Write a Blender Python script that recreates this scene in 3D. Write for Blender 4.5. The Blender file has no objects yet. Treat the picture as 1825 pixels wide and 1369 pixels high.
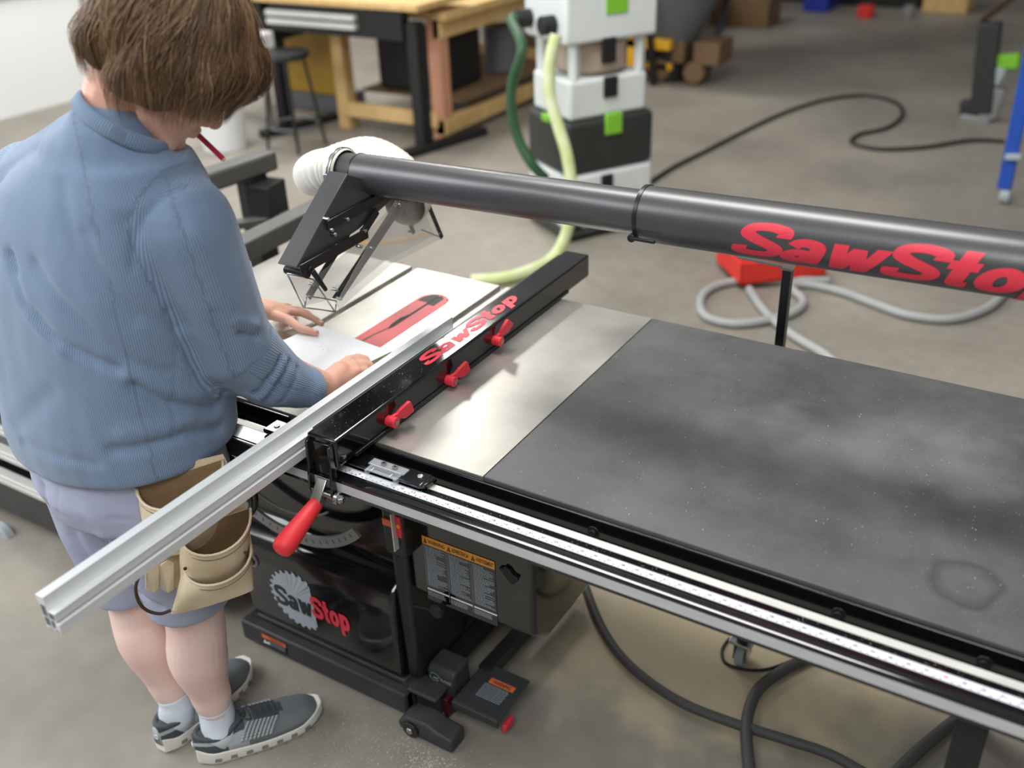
import bpy, math, random
import numpy as np
from mathutils import Vector, Matrix, noise
from mathutils.bvhtree import BVHTree
random.seed(7); rng = np.random.default_rng(7)
S = bpy.context.scene
COL = S.collection
PI = math.pi
# ------------------------------------------------------------------ camera
CW, CH, FPX = 1825.0, 1369.0, 1778.14
CPOS = Vector((1.25969, -1.26612, 1.92693))
CROT = (1.0569634, 0.0349046, 0.5459675)
cd = bpy.data.cameras.new('camera'); cam = bpy.data.objects.new('camera', cd); COL.objects.link(cam)
cam.location = CPOS; cam.rotation_euler = CROT
cd.sensor_width = 36.0; cd.lens = FPX / CW * 36.0; cd.clip_start = 0.05; cd.clip_end = 200
cd.dof.use_dof = True; cd.dof.focus_distance = 2.0; cd.dof.aperture_fstop = 2.0
S.camera = cam
# ------------------------------------------------------------------ world, light, exposure
S.view_settings.view_transform = 'Standard'; S.view_settings.look = 'None'
S.view_settings.gamma = 1.0; S.view_settings.use_curve_mapping = False
S.view_settings.exposure = 0.0
wd = bpy.data.worlds.new('world'); S.world = wd; wd.use_nodes = True
bg = wd.node_tree.nodes['Background']
bg.inputs[0].default_value = (0.97, 0.98, 1.0, 1); bg.inputs[1].default_value = 0.27
def area(name, loc, target, sx, sy, power, color=(1, 1, 1)):
    l = bpy.data.lights.new(name, 'AREA'); l.shape = 'RECTANGLE'; l.size = sx; l.size_y = sy
    l.energy = power; l.color = color
    o = bpy.data.objects.new(name, l); COL.objects.link(o); o.location = loc
    o.rotation_euler = (Vector(target) - Vector(loc)).to_track_quat('-Z', 'Y').to_euler()
    return o
area('door_light', (-4.6, -1.2, 2.6), (0, .3, .9), 3.5, 2.4, 150, (.96, .98, 1.0))
area('ceiling_lamp_a', (-3.72, 5.35, 4.2), (-3.72, 5.35, 0), .85, .75, 115, (1, .97, .92))
area('wall_fill_light', (-4.6, 3.4, 4.2), (-6.4, 3.6, .8), 1.2, 2.4, 130, (1, .99, .97))  # unseen fill light, added to brighten the left wall
area('floor_fill_light', (-.3, 1.3, 4.2), (-.2, 1.6, 0), 2.4, .9, 135, (1, .97, .93))  # unseen fill light, placed to brighten the floor and stay out of the rail
area('ceiling_lamp_c', (1.8, -2.6, 4.2), (1.0, -1.5, 0), 2.4, 1.6, 110, (.95, .98, 1.0))
area('ceiling_lamp_d', (-2.2, -2.4, 4.0), (-1.0, -1.0, 0.5), 2.4, 1.6, 100, (.93, .97, 1.0))

# ------------------------------------------------------------------ helpers
RM = Matrix.Rotation(CROT[2], 3, 'Z') @ Matrix.Rotation(CROT[1], 3, 'Y') @ Matrix.Rotation(CROT[0], 3, 'X')
def ray(u, v): return (RM @ Vector(((u - CW / 2) / FPX, -(v - CH / 2) / FPX, -1))).normalized()
def W(u, v, ax, val):
    """the real point seen at photo pixel (u, v) that lies on the plane axis = val"""
    d = ray(u, v); return CPOS + d * ((val - CPOS[ax]) / d[ax])
def WD(u, v, dist): return CPOS + ray(u, v) * dist

def lin(c):
    return tuple(((x / 12.92) if x <= .04045 else ((x + .055) / 1.055) ** 2.4) for x in c)
def rgb(r, g, b): return lin((r / 255, g / 255, b / 255)) + (1,)
MATS = {}
def mat(name, col, rough=.5, metal=0.0, noise_amt=0.0, nscale=8, col2=None, bump=0.0, bscale=40, coat=0.0,
        alpha=None, trans=0.0, spec=None, rnoise=0.0, detail=6, stretch=(1, 1, 1)):
    m = bpy.data.materials.new(name); m.use_nodes = True; nt = m.node_tree; b = nt.nodes['Principled BSDF']
    b.inputs['Base Color'].default_value = col; b.inputs['Roughness'].default_value = rough
    b.inputs['Metallic'].default_value = metal
    if spec is not None: b.inputs['Specular IOR Level'].default_value = spec
    if coat: b.inputs['Coat Weight'].default_value = coat; b.inputs['Coat Roughness'].default_value = .06
    if trans: b.inputs['Transmission Weight'].default_value = trans
    if alpha is not None: b.inputs['Alpha'].default_value = alpha
    tc = nt.nodes.new('ShaderNodeTexCoord'); mp = nt.nodes.new('ShaderNodeMapping')
    mp.inputs['Scale'].default_value = stretch; nt.links.new(tc.outputs['Object'], mp.inputs[0])
    if noise_amt or col2:
        n = nt.nodes.new('ShaderNodeTexNoise'); n.inputs['Scale'].default_value = nscale; n.inputs['Detail'].default_value = detail
        nt.links.new(mp.outputs[0], n.inputs['Vector'])
        r = nt.nodes.new('ShaderNodeValToRGB'); nt.links.new(n.outputs[0], r.inputs[0])
        c2 = col2 or tuple(c * (1 - noise_amt) for c in col[:3]) + (1,)
        r.color_ramp.elements[0].position = .32; r.color_ramp.elements[1].position = .68
        r.color_ramp.elements[0].color = c2; r.color_ramp.elements[1].color = col
        nt.links.new(r.outputs[0], b.inputs['Base Color'])
        if rnoise:
            mr = nt.nodes.new('ShaderNodeMapRange'); mr.inputs[3].default_value = rough - rnoise; mr.inputs[4].default_value = rough + rnoise
            nt.links.new(n.outputs[0], mr.inputs[0]); nt.links.new(mr.outputs[0], b.inputs['Roughness'])
    if bump:
        n2 = nt.nodes.new('ShaderNodeTexNoise'); n2.inputs['Scale'].default_value = bscale
        nt.links.new(mp.outputs[0], n2.inputs['Vector'])
        bp = nt.nodes.new('ShaderNodeBump'); bp.inputs['Strength'].default_value = bump; bp.inputs['Distance'].default_value = .002
        nt.links.new(n2.outputs[0], bp.inputs['Height']); nt.links.new(bp.outputs[0], b.inputs['Normal'])
    MATS[name] = m
    return m
M = MATS
mat('gloss_black', rgb(16, 17, 19), .12, 0, .3, 12, coat=.6, rnoise=.03)
mat('satin_black', rgb(30, 31, 33), .34, 0, .25, 20)
mat('pipe_black', rgb(92, 92, 93), .34, .5, .12, 5)
mat('matte_black', rgb(24, 25, 26), .6, 0, .3, 20)
mat('dusty_black_and_reflection', rgb(58, 60, 61), .6, 0, .35, 14)
mat('metal_and_reflection', rgb(214, 214, 208), .42, .25, .12, 14, stretch=(1, 6, 6))  # pale bare metal; on the fence rail top it stands in for a reflection
mat('cast_iron', rgb(196, 194, 186), .34, .75, 0, 5, col2=rgb(160, 159, 153), bump=.05, bscale=300, rnoise=.07)
mat('aluminium', rgb(230, 232, 232), .42, .3, .08, 20, stretch=(6, .4, 6))
mat('steel', rgb(190, 190, 186), .25, 1.0, .1, 30)
mat('insert_red', rgb(196, 70, 74), .42, 0, .1, 10)
mat('knob_red', rgb(226, 52, 66), .42, 0, .06, 10)
mat('grip_red', rgb(222, 48, 56), .5, 0, .06, 40, bump=.12, bscale=260)
mat('logo_red', rgb(228, 60, 78), .4)
mat('logo_silver', rgb(192, 202, 214), .4, .2)
mat('logo_dark', rgb(30, 44, 48), .4)
mat('outline_pale', rgb(216, 170, 176), .5)
mat('tape_white', rgb(226, 228, 234), .35)
mat('ink', rgb(30, 30, 34), .5)
mat('label_orange', rgb(238, 158, 44), .5)
mat('label_red_orange', rgb(226, 112, 58), .5)
mat('label_text', rgb(150, 158, 166), .5)
mat('skin', rgb(232, 186, 162), .5, 0, 0, 9, col2=rgb(222, 164, 142), bump=.08, bscale=300)
M['skin'].node_tree.nodes['Principled BSDF'].inputs['Subsurface Weight'].default_value = .12
M['skin'].node_tree.nodes['Principled BSDF'].inputs['Subsurface Scale'].default_value = .01
mat('skin_pale', rgb(240, 212, 202), .5, 0, 0, 9, col2=rgb(234, 196, 186))
mat('shorts', rgb(170, 174, 196), .85, 0, 0, 7, col2=rgb(156, 160, 184), bump=.3, bscale=500)
mat('rail_face_reflection', rgb(200, 202, 203), .42, .25, .12, 14, stretch=(1, 6, 6))  # pale tone standing in for a reflection on the rail front
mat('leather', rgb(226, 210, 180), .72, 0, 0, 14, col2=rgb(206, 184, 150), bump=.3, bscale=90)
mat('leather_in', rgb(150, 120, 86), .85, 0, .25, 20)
mat('seam_dark', rgb(70, 52, 42), .7)
mat('sock', rgb(222, 230, 240), .9, 0, .05, 30, bump=.3, bscale=500)
mat('shoe_grey', rgb(118, 124, 126), .75, 0, .15, 25, bump=.4, bscale=500)
mat('shoe_dark', rgb(70, 76, 78), .7, 0, .15, 25, bump=.3, bscale=400)
mat('shoe_light', rgb(172, 178, 180), .6, 0, .08, 25)
mat('sole', rgb(234, 231, 222), .65, 0, .08, 20)
mat('sole_cut', rgb(130, 126, 116), .8)
mat('board_white', rgb(236, 238, 240), .35, 0, .05, 6)
mat('board_edge', rgb(168, 156, 128), .85, 0, .3, 120, stretch=(1, 1, 3))
mat('board_side', rgb(196, 202, 232), .5)
mat('tape_blue', rgb(70, 130, 214), .5)
mat('pencil_red', rgb(176, 44, 66), .4)
mat('hose_white', rgb(228, 224, 212), .55, 0, .06, 10)
mat('hose_green', rgb(44, 84, 52), .5, 0, .15, 20)
mat('hose_lime', rgb(218, 224, 186), .55, 0, .12, 10, col2=rgb(194, 208, 134))
mat('hose_grey', rgb(164, 166, 164), .55, 0, .1, 8)
mat('vac_white', rgb(222, 228, 226), .45, 0, .05, 6)
mat('vac_dark', rgb(46, 50, 48), .5, 0, .2, 10)
mat('vac_green', rgb(128, 196, 50), .5)
mat('cyclone_clear', rgb(190, 176, 160), .25, 0, 0, 5, col2=rgb(160, 136, 116))
mat('pine', rgb(222, 188, 130), .6, 0, 0, 6, col2=rgb(204, 166, 108), stretch=(3, 3, .6))
mat('pine_pink', rgb(206, 150, 118), .6, 0, .1, 6)
mat('dark_wood', rgb(122, 96, 66), .7, 0, .2, 6)
mat('yellow', rgb(176, 140, 26), .5, 0, 0, 3, col2=rgb(150, 112, 20))
mat('yellow_bright', rgb(236, 178, 40), .5, 0, .1, 8)
mat('blue', rgb(36, 84, 186), .42, 0, .12, 8)
mat('bin_blue', rgb(24, 48, 150), .5)
mat('bright_red', rgb(226, 52, 40), .45, 0, .08, 8)
mat('drum_grey', rgb(104, 106, 110), .6, 0, .15, 4)
mat('cable', rgb(74, 74, 74), .6)
mat('cable_black', rgb(34, 34, 34), .5)
mat('caster_grey', rgb(172, 182, 184), .5, 0, .1, 20)
mat('dust', rgb(214, 206, 186), .9)
mat('wall_white', rgb(236, 238, 238), .7, 0, .03, 2)
mat('wall_dark', rgb(60, 58, 56), .8, 0, .2, 1)
mat('grey_metal', rgb(150, 152, 152), .4, .4, .1, 8)
mat('hair_base', rgb(58, 42, 30), .75, 0, .3, 30)
def glass(name, col, rough, alpha):
    m = mat(name, col, rough, 0, alpha=alpha); return m
glass('clear_plastic', rgb(214, 214, 208), .1, .22)
glass('clear_acrylic', rgb(226, 230, 236), .08, .24)
mat('beam_grey', rgb(92, 92, 90), .42, .3, .15, 10)
mat('bracket_red', rgb(84, 16, 22), .5)

# concrete floor
def floor_mat():
    m = bpy.data.materials.new('concrete'); m.use_nodes = True; nt = m.node_tree; b = nt.nodes['Principled BSDF']; L = nt.links.new
    tc = nt.nodes.new('ShaderNodeTexCoord')
    def nz(scale, det, lo, hi, c0, c1):
        n = nt.nodes.new('ShaderNodeTexNoise'); n.inputs['Scale'].default_value = scale; n.inputs['Detail'].default_value = det
        L(tc.outputs['Object'], n.inputs['Vector']); r = nt.nodes.new('ShaderNodeValToRGB'); L(n.outputs[0], r.inputs[0])
        r.color_ramp.elements[0].position = lo; r.color_ramp.elements[1].position = hi
        r.color_ramp.elements[0].color = c0; r.color_ramp.elements[1].color = c1; return n, r
    n1, r1 = nz(.9, 8, .35, .7, rgb(134, 128, 118), rgb(162, 155, 143))
    n2, r2 = nz(14, 8, .3, .7, (.86, .86, .86, 1), (1, 1, 1, 1))
    mx = nt.nodes.new('ShaderNodeMix'); mx.data_type = 'RGBA'; mx.blend_type = 'MULTIPLY'; mx.inputs[0].default_value = 1
    L(r1.outputs[0], mx.inputs[6]); L(r2.outputs[0], mx.inputs[7])
    # a drift of pale sawdust lying under the table
    sx = nt.nodes.new('ShaderNodeMapping'); sx.vector_type = 'TEXTURE'; sx.inputs['Location'].default_value = (.62, .72, 0)
    sx.inputs['Rotation'].default_value = (0, 0, .2); sx.inputs['Scale'].default_value = (.62, .42, 1)
    L(tc.outputs['Object'], sx.inputs[0]); ln = nt.nodes.new('ShaderNodeVectorMath'); ln.operation = 'LENGTH'; L(sx.outputs[0], ln.inputs[0])
    n3 = nt.nodes.new('ShaderNodeTexNoise'); n3.inputs['Scale'].default_value = 7; n3.inputs['Detail'].default_value = 8; L(tc.outputs['Object'], n3.inputs['Vector'])
    ad = nt.nodes.new('ShaderNodeMath'); ad.operation = 'MULTIPLY_ADD'; L(n3.outputs[0], ad.inputs[0]); ad.inputs[1].default_value = 1.6; L(ln.outputs['Value'], ad.inputs[2])
    mr = nt.nodes.new('ShaderNodeMapRange'); mr.inputs[1].default_value = 1.9; mr.inputs[2].default_value = 1.35; L(ad.outputs[0], mr.inputs[0])
    mul = nt.nodes.new('ShaderNodeMath'); mul.operation = 'MULTIPLY'; mul.inputs[1].default_value = .75; L(mr.outputs[0], mul.inputs[0])
    m2 = nt.nodes.new('ShaderNodeMix'); m2.data_type = 'RGBA'; L(mul.outputs[0], m2.inputs[0]); L(mx.outputs[2], m2.inputs[6]); m2.inputs[7].default_value = rgb(200, 184, 148)
    L(m2.outputs[2], b.inputs['Base Color'])
    rr = nt.nodes.new('ShaderNodeMapRange'); rr.inputs[3].default_value = .38; rr.inputs[4].default_value = .62; L(n1.outputs[0], rr.inputs[0]); L(rr.outputs[0], b.inputs['Roughness'])
    bp = nt.nodes.new('ShaderNodeBump'); bp.inputs['Strength'].default_value = .15; bp.inputs['Distance'].default_value = .002; L(n2.outputs[0], bp.inputs['Height']); L(bp.outputs[0], b.inputs['Normal'])
    MATS['concrete'] = m
floor_mat()
# worn dark laminate of the extension table: scuffs, dust swirls and fine scratches
def laminate():
    m = bpy.data.materials.new('laminate'); m.use_nodes = True; nt = m.node_tree; b = nt.nodes['Principled BSDF']; L = nt.links.new
    tc = nt.nodes.new('ShaderNodeTexCoord')
    n = nt.nodes.new('ShaderNodeTexNoise'); n.inputs['Scale'].default_value = 3.2; n.inputs['Detail'].default_value = 10; n.inputs['Roughness'].default_value = .62; L(tc.outputs['Object'], n.inputs[0])
    r = nt.nodes.new('ShaderNodeValToRGB'); L(n.outputs[0], r.inputs[0]); e = r.color_ramp.elements
    e[0].position = .3; e[0].color = rgb(52, 53, 54); e[1].position = .78; e[1].color = rgb(96, 97, 97)
    v = nt.nodes.new('ShaderNodeTexNoise'); v.inputs['Scale'].default_value = 170; v.inputs['Detail'].default_value = 2; L(tc.outputs['Object'], v.inputs[0])
    r2 = nt.nodes.new('ShaderNodeValToRGB'); L(v.outputs[0], r2.inputs[0]); r2.color_ramp.elements[0].position = .68; r2.color_ramp.elements[1].position = .8
    r2.color_ramp.elements[0].color = (0, 0, 0, 1); r2.color_ramp.elements[1].color = (.5, .5, .5, 1)
    mx = nt.nodes.new('ShaderNodeMix'); mx.data_type = 'RGBA'; L(r2.outputs[0], mx.inputs[0]); L(r.outputs[0], mx.inputs[6]); mx.inputs[7].default_value = rgb(170, 168, 160)
    # pale worn streak and a round ring mark
    mp = nt.nodes.new('ShaderNodeMapping'); mp.vector_type = 'TEXTURE'; mp.inputs['Location'].default_value = (.98, .42, .864); mp.inputs['Rotation'].default_value = (0, 0, .35); mp.inputs['Scale'].default_value = (.40, .17, 1)
    L(tc.outputs['Object'], mp.inputs[0]); ln = nt.nodes.new('ShaderNodeVectorMath'); ln.operation = 'LENGTH'; L(mp.outputs[0], ln.inputs[0])
    n4 = nt.nodes.new('ShaderNodeTexNoise'); n4.inputs['Scale'].default_value = 9; n4.inputs['Detail'].default_value = 9; L(tc.outputs['Object'], n4.inputs[0])
    ad = nt.nodes.new('ShaderNodeMath'); ad.operation = 'MULTIPLY_ADD'; L(n4.outputs[0], ad.inputs[0]); ad.inputs[1].default_value = 1.5; L(ln.outputs['Value'], ad.inputs[2])
    mr = nt.nodes.new('ShaderNodeMapRange'); mr.inputs[1].default_value = 1.75; mr.inputs[2].default_value = .85; mr.inputs[4].default_value = .46; L(ad.outputs[0], mr.inputs[0])
    m2 = nt.nodes.new('ShaderNodeMix'); m2.data_type = 'RGBA'; L(mr.outputs[0], m2.inputs[0]); L(mx.outputs[2], m2.inputs[6]); m2.inputs[7].default_value = rgb(132, 132, 130)
    mp2 = nt.nodes.new('ShaderNodeMapping'); mp2.vector_type = 'TEXTURE'; mp2.inputs['Location'].default_value = (1.204, .111, .864); mp2.inputs['Scale'].default_value = (.062, .068, 1)
    L(tc.outputs['Object'], mp2.inputs[0]); l2 = nt.nodes.new('ShaderNodeVectorMath'); l2.operation = 'LENGTH'; L(mp2.outputs[0], l2.inputs[0])
    rr = nt.nodes.new('ShaderNodeValToRGB'); wn = nt.nodes.new('ShaderNodeTexNoise'); wn.inputs['Scale'].default_value = 14; L(tc.outputs['Object'], wn.inputs[0]); wa = nt.nodes.new('ShaderNodeMath'); wa.operation = 'MULTIPLY_ADD'; wa.inputs[1].default_value = .7; L(wn.outputs[0], wa.inputs[0]); L(l2.outputs['Value'], wa.inputs[2]); wb_ = nt.nodes.new('ShaderNodeMath'); wb_.operation = 'SUBTRACT'; wb_.inputs[1].default_value = .35; L(wa.outputs[0], wb_.inputs[0]); L(wb_.outputs[0], rr.inputs[0]); el = rr.color_ramp.elements
    el[0].position = .5; el[0].color = (0, 0, 0, 1); el[1].position = 1.0; el[1].color = (0, 0, 0, 1); k = el.new(.8); k.color = (.5, .5, .5, 1)
    m3 = nt.nodes.new('ShaderNodeMix'); m3.data_type = 'RGBA'; L(rr.outputs[0], m3.inputs[0]); L(m2.outputs[2], m3.inputs[6]); m3.inputs[7].default_value = rgb(34, 35, 36)
    L(m3.outputs[2], b.inputs['Base Color'])
    q = nt.nodes.new('ShaderNodeMapRange'); q.inputs[3].default_value = .36; q.inputs[4].default_value = .62; L(n.outputs[0], q.inputs[0]); L(q.outputs[0], b.inputs['Roughness'])
    MATS['laminate'] = m
laminate()
# ribbed blue knit
def knit():
    m = bpy.data.materials.new('knit'); m.use_nodes = True; nt = m.node_tree; b = nt.nodes['Principled BSDF']; L = nt.links.new
    b.inputs['Roughness'].default_value = .9; b.inputs['Sheen Weight'].default_value = .25
    tc = nt.nodes.new('ShaderNodeTexCoord'); at = nt.nodes.new('ShaderNodeAttribute'); at.attribute_name = 'weave'
    def wave(dirn, sc, dist):
        w = nt.nodes.new('ShaderNodeTexWave'); w.bands_direction = dirn; w.inputs['Scale'].default_value = sc; w.inputs['Distortion'].default_value = dist
        w.inputs['Detail'].default_value = 1; w.inputs['Detail Scale'].default_value = 3
        L(at.outputs['Vector'], w.inputs[0]); return w
    a = wave('X', 72, .25); z = wave('Y', 110, .4)
    mul = nt.nodes.new('ShaderNodeMath'); mul.operation = 'MULTIPLY_ADD'; L(z.outputs[1], mul.inputs[0]); mul.inputs[1].default_value = .5; L(a.outputs[1], mul.inputs[2])
    n = nt.nodes.new('ShaderNodeTexNoise'); n.inputs['Scale'].default_value = 5; L(tc.outputs['Object'], n.inputs[0])
    r = nt.nodes.new('ShaderNodeValToRGB'); L(mul.outputs[0], r.inputs[0]); e = r.color_ramp.elements
    e[0].position = 0; e[0].color = rgb(82, 102, 128); e[1].position = 1; e[1].color = rgb(128, 149, 176)
    mx = nt.nodes.new('ShaderNodeMix'); mx.data_type = 'RGBA'; mx.blend_type = 'MULTIPLY'; mx.inputs[0].default_value = .25
    L(r.outputs[0], mx.inputs[6]); L(n.outputs[1], mx.inputs[7]); mx.inputs[0].default_value = 0.0
    L(mx.outputs[2], b.inputs['Base Color'])
    bp = nt.nodes.new('ShaderNodeBump'); bp.inputs['Strength'].default_value = .5; bp.inputs['Distance'].default_value = .0010
    L(mul.outputs[0], bp.inputs['Height']); L(bp.outputs[0], b.inputs['Normal']); MATS['knit'] = m
knit()
def hairmat():
    m = bpy.data.materials.new('hair'); m.use_nodes = True; nt = m.node_tree; b = nt.nodes['Principled BSDF']; L = nt.links.new
    at = nt.nodes.new('ShaderNodeAttribute'); at.attribute_name = 'tone'
    r = nt.nodes.new('ShaderNodeValToRGB'); L(at.outputs['Fac'], r.inputs[0]); e = r.color_ramp.elements
    e[0].position = 0; e[0].color = rgb(64, 46, 32); e[1].position = 1; e[1].color = rgb(182, 148, 110)
    k = e.new(.5); k.color = rgb(116, 88, 62)
    L(r.outputs[0], b.inputs['Base Color']); b.inputs['Roughness'].default_value = .42; b.inputs['Specular IOR Level'].default_value = .35
    MATS['hair'] = m
hairmat()

class MB:
    def __init__(s): s.v = []; s.f = []; s.mi = []; s.m = 0
    def add(s, vs, fs):
        o = len(s.v); s.v += [tuple(p) for p in vs]; s.f += [tuple(i + o for i in f) for f in fs]; s.mi += [s.m] * len(fs); return s
    def quad(s, a, b, c, d): return s.add([a, b, c, d], [(0, 1, 2, 3)])
    def box8(s, P): return s.add(P, [(0, 3, 2, 1), (4, 5, 6, 7), (0, 1, 5, 4), (1, 2, 6, 5), (2, 3, 7, 6), (3, 0, 4, 7)])
    def box(s, x0, x1, y0, y1, z0, z1, T=None):
        P = [(x0, y0, z0), (x1, y0, z0), (x1, y1, z0), (x0, y1, z0), (x0, y0, z1), (x1, y0, z1), (x1, y1, z1), (x0, y1, z1)]
        if T is not None: P = [T @ Vector(p) for p in P]
        return s.box8(P)
    def cbox(s, c, h, T=None):
        T0 = Matrix.Translation(c) @ (T.to_4x4() if T is not None else Matrix.Identity(4))
        return s.box(-h[0], h[0], -h[1], h[1], -h[2], h[2], T0)
    def beam(s, p0, p1, w, h, up=(0, 0, 1)):
        p0 = Vector(p0); p1 = Vector(p1); d = (p1 - p0).normalized(); up = Vector(up)
        if abs(d.dot(up)) > .95: up = Vector((0, 1, 0))
        a = d.cross(up).normalized() * (w / 2); b = a.cross(d).normalized() * (h / 2)
        return s.box8([p0 - a - b, p0 + a - b, p0 + a + b, p0 - a + b, p1 - a - b, p1 + a - b, p1 + a + b, p1 - a + b])
    def rings(s, R, cap=True, closed=False):
        n = len(R[0]); o = []; vs = [p for r in R for p in r]; fs = []
        K = len(R)
        for k in range(K if closed else K - 1):
            k2 = (k + 1) % K
            for i in range(n): j = (i + 1) % n; fs.append((k * n + i, k * n + j, k2 * n + j, k2 * n + i))
        if cap and not closed: fs.append(tuple(range(n))[::-1]); fs.append(tuple((K - 1) * n + i for i in range(n)))
        return s.add(vs, fs)
    def tube(s, path, r, seg=12, cap=True, closed=False):
        path = [Vector(p) for p in path]; n = len(path); R = []; prev = None
        rr = r if isinstance(r, (list, tuple)) else [r] * n
        for i, p in enumerate(path):
            if closed: t = (path[(i + 1) % n] - path[i - 1]).normalized()
            else: t = (path[min(i + 1, n - 1)] - path[max(i - 1, 0)]).normalized()
            if prev is None:
                a = Vector((0, 0, 1)) if abs(t.z) < .9 else Vector((1, 0, 0)); prev = (a - t * a.dot(t)).normalized()
            else: prev = (prev - t * prev.dot(t)).normalized()
            b = t.cross(prev)
            R.append([p + (prev * math.cos(2 * PI * k / seg) + b * math.sin(2 * PI * k / seg)) * rr[i] for k in range(seg)])
        return s.rings(R, cap, closed)
    def cyl(s, p0, p1, r, seg=16, r1=None): return s.tube([p0, p1], [r, r if r1 is None else r1], seg)
    def sph(s, c, r, seg=14, rg=8, T=None):
        c = Vector(c); rr = r if isinstance(r, (tuple, list)) else (r, r, r); vs = []; fs = []
        for i in range(1, rg):
            th = PI * i / rg
            for k in range(seg):
                ph = 2 * PI * k / seg; p = Vector((rr[0] * math.sin(th) * math.cos(ph), rr[1] * math.sin(th) * math.sin(ph), rr[2] * math.cos(th)))
                vs.append(c + (T @ p if T is not None else p))
        top = Vector((0, 0, rr[2])); top = T @ top if T is not None else top
        vs += [c + top, c - top]; a = len(vs) - 2; b = a + 1
        for i in range(rg - 2):
            for k in range(seg): j = (k + 1) % seg; fs.append((i * seg + k, (i + 1) * seg + k, (i + 1) * seg + j, i * seg + j))
        for k in range(seg): j = (k + 1) % seg; fs.append((a, k, j)); fs.append((b, (rg - 2) * seg + j, (rg - 2) * seg + k))
        return s.add(vs, fs)
    def cap_(s, p0, r0, p1, r1, seg=14):
        s.tube([p0, p1], [r0, r1], seg); s.sph(p0, r0, seg); return s.sph(p1, r1, seg)
    def prism(s, poly, axis, a, b):
        """poly of 2D points extruded along axis from a to b"""
        def P(p, t): q = list(p); q.insert(axis, t); return tuple(q)
        n = len(poly); return s.add([P(p, a) for p in poly] + [P(p, b) for p in poly],
            [tuple(range(n))[::-1], tuple(range(n, 2 * n))] + [(i, (i + 1) % n, n + (i + 1) % n, n + i) for i in range(n)])
    def lathe(s, prof, c, T=None, seg=24):
        c = Vector(c); R = []
        for r, z in prof:
            ring = []
            for k in range(seg):
                p = Vector((r * math.cos(2 * PI * k / seg), r * math.sin(2 * PI * k / seg), z)); ring.append(c + (T @ p if T is not None else p))
            R.append(ring)
        return s.rings(R)
    def build(s, name, mats, parent=None, bevel=0, smooth=True, ang=40, bseg=2):
        me = bpy.data.meshes.new(name); me.from_pydata([tuple(v) for v in s.v], [], s.f)
        if not isinstance(mats, (list, tuple)): mats = [mats]
        for m in mats: me.materials.append(MATS[m] if isinstance(m, str) else m)
        me.polygons.foreach_set('material_index', [min(i, len(mats) - 1) for i in s.mi])
        return link(name, me, parent, bevel, smooth, ang, bseg)
TL = {}
def link(name, me, parent=None, bevel=0, smooth=True, ang=40, bseg=2):
    import bmesh
    bm = bmesh.new(); bm.from_mesh(me); bmesh.ops.recalc_face_normals(bm, faces=bm.faces); bm.to_mesh(me); bm.free()
    if smooth:
        me.polygons.foreach_set('use_smooth', [True] * len(me.polygons))
        if ang < 179: me.set_sharp_from_angle(angle=math.radians(ang))
    o = bpy.data.objects.new(name, me); COL.objects.link(o)
    if parent is not None:
        o.parent = parent
        if parent.name in TL: o.location = -TL[parent.name]
    if bevel:
        b = o.modifiers.new('bevel', 'BEVEL'); b.width = bevel; b.segments = bseg; b.limit_method = 'ANGLE'; b.angle_limit = math.radians(35)
    return o
def thing(name, label, cat, loc=(0, 0, 0), group=None):
    """Empty at the base of a thing; its parts are modelled in world coordinates and offset back"""
    o = bpy.data.objects.new(name, None); COL.objects.link(o); o.location = loc; o['label'] = label; o['category'] = cat
    o.empty_display_size = .05; TL[o.name] = Vector(loc)
    if group: o['group'] = group
    return o
def tag(o, label, cat, group=None, kind=None):
    o['label'] = label; o['category'] = cat
    if group: o['group'] = group
    if kind: o['kind'] = kind
    return o
def struct(o): o['kind'] = 'structure'; return o

def remesh(mb, voxel, smooth=4, fac=.5):
    me = bpy.data.meshes.new('t'); me.from_pydata([tuple(v) for v in mb.v], [], mb.f)
    import bmesh
    bm = bmesh.new(); bm.from_mesh(me); bmesh.ops.recalc_face_normals(bm, faces=bm.faces); bm.to_mesh(me); bm.free()
    o = bpy.data.objects.new('t', me); COL.objects.link(o)
    r = o.modifiers.new('r', 'REMESH'); r.mode = 'VOXEL'; r.voxel_size = voxel
    if smooth:
        s = o.modifiers.new('s', 'SMOOTH'); s.iterations = smooth; s.factor = fac
    dg = bpy.context.evaluated_depsgraph_get(); out = bpy.data.meshes.new_from_object(o.evaluated_get(dg))
    bpy.data.objects.remove(o); bpy.data.meshes.remove(me); return out
def coords(me): a = np.empty(len(me.vertices) * 3, 'f'); me.vertices.foreach_get('co', a); return a.reshape(-1, 3)
def setco(me, a): me.vertices.foreach_set('co', a.astype('f').ravel()); me.update()
def normals(me): a = np.empty(len(me.vertices) * 3, 'f'); me.vertices.foreach_get('normal', a); return a.reshape(-1, 3)
def polydist(P, line):
    D = np.full(len(P), 9.0)
    for a, b in zip(line[:-1], line[1:]):
        a = np.array(a); b = np.array(b); d = b - a; t = np.clip(((P - a) @ d) / (d @ d + 1e-12), 0, 1)
        D = np.minimum(D, np.linalg.norm(P - (a + t[:, None] * d), axis=1))
    return D
def finish(me, name, mats, parent, ang=180):
    me.materials.clear()
    for m in (mats if isinstance(mats, (list, tuple)) else [mats]): me.materials.append(MATS[m])
    return link(name, me, parent, ang=ang)
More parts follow.
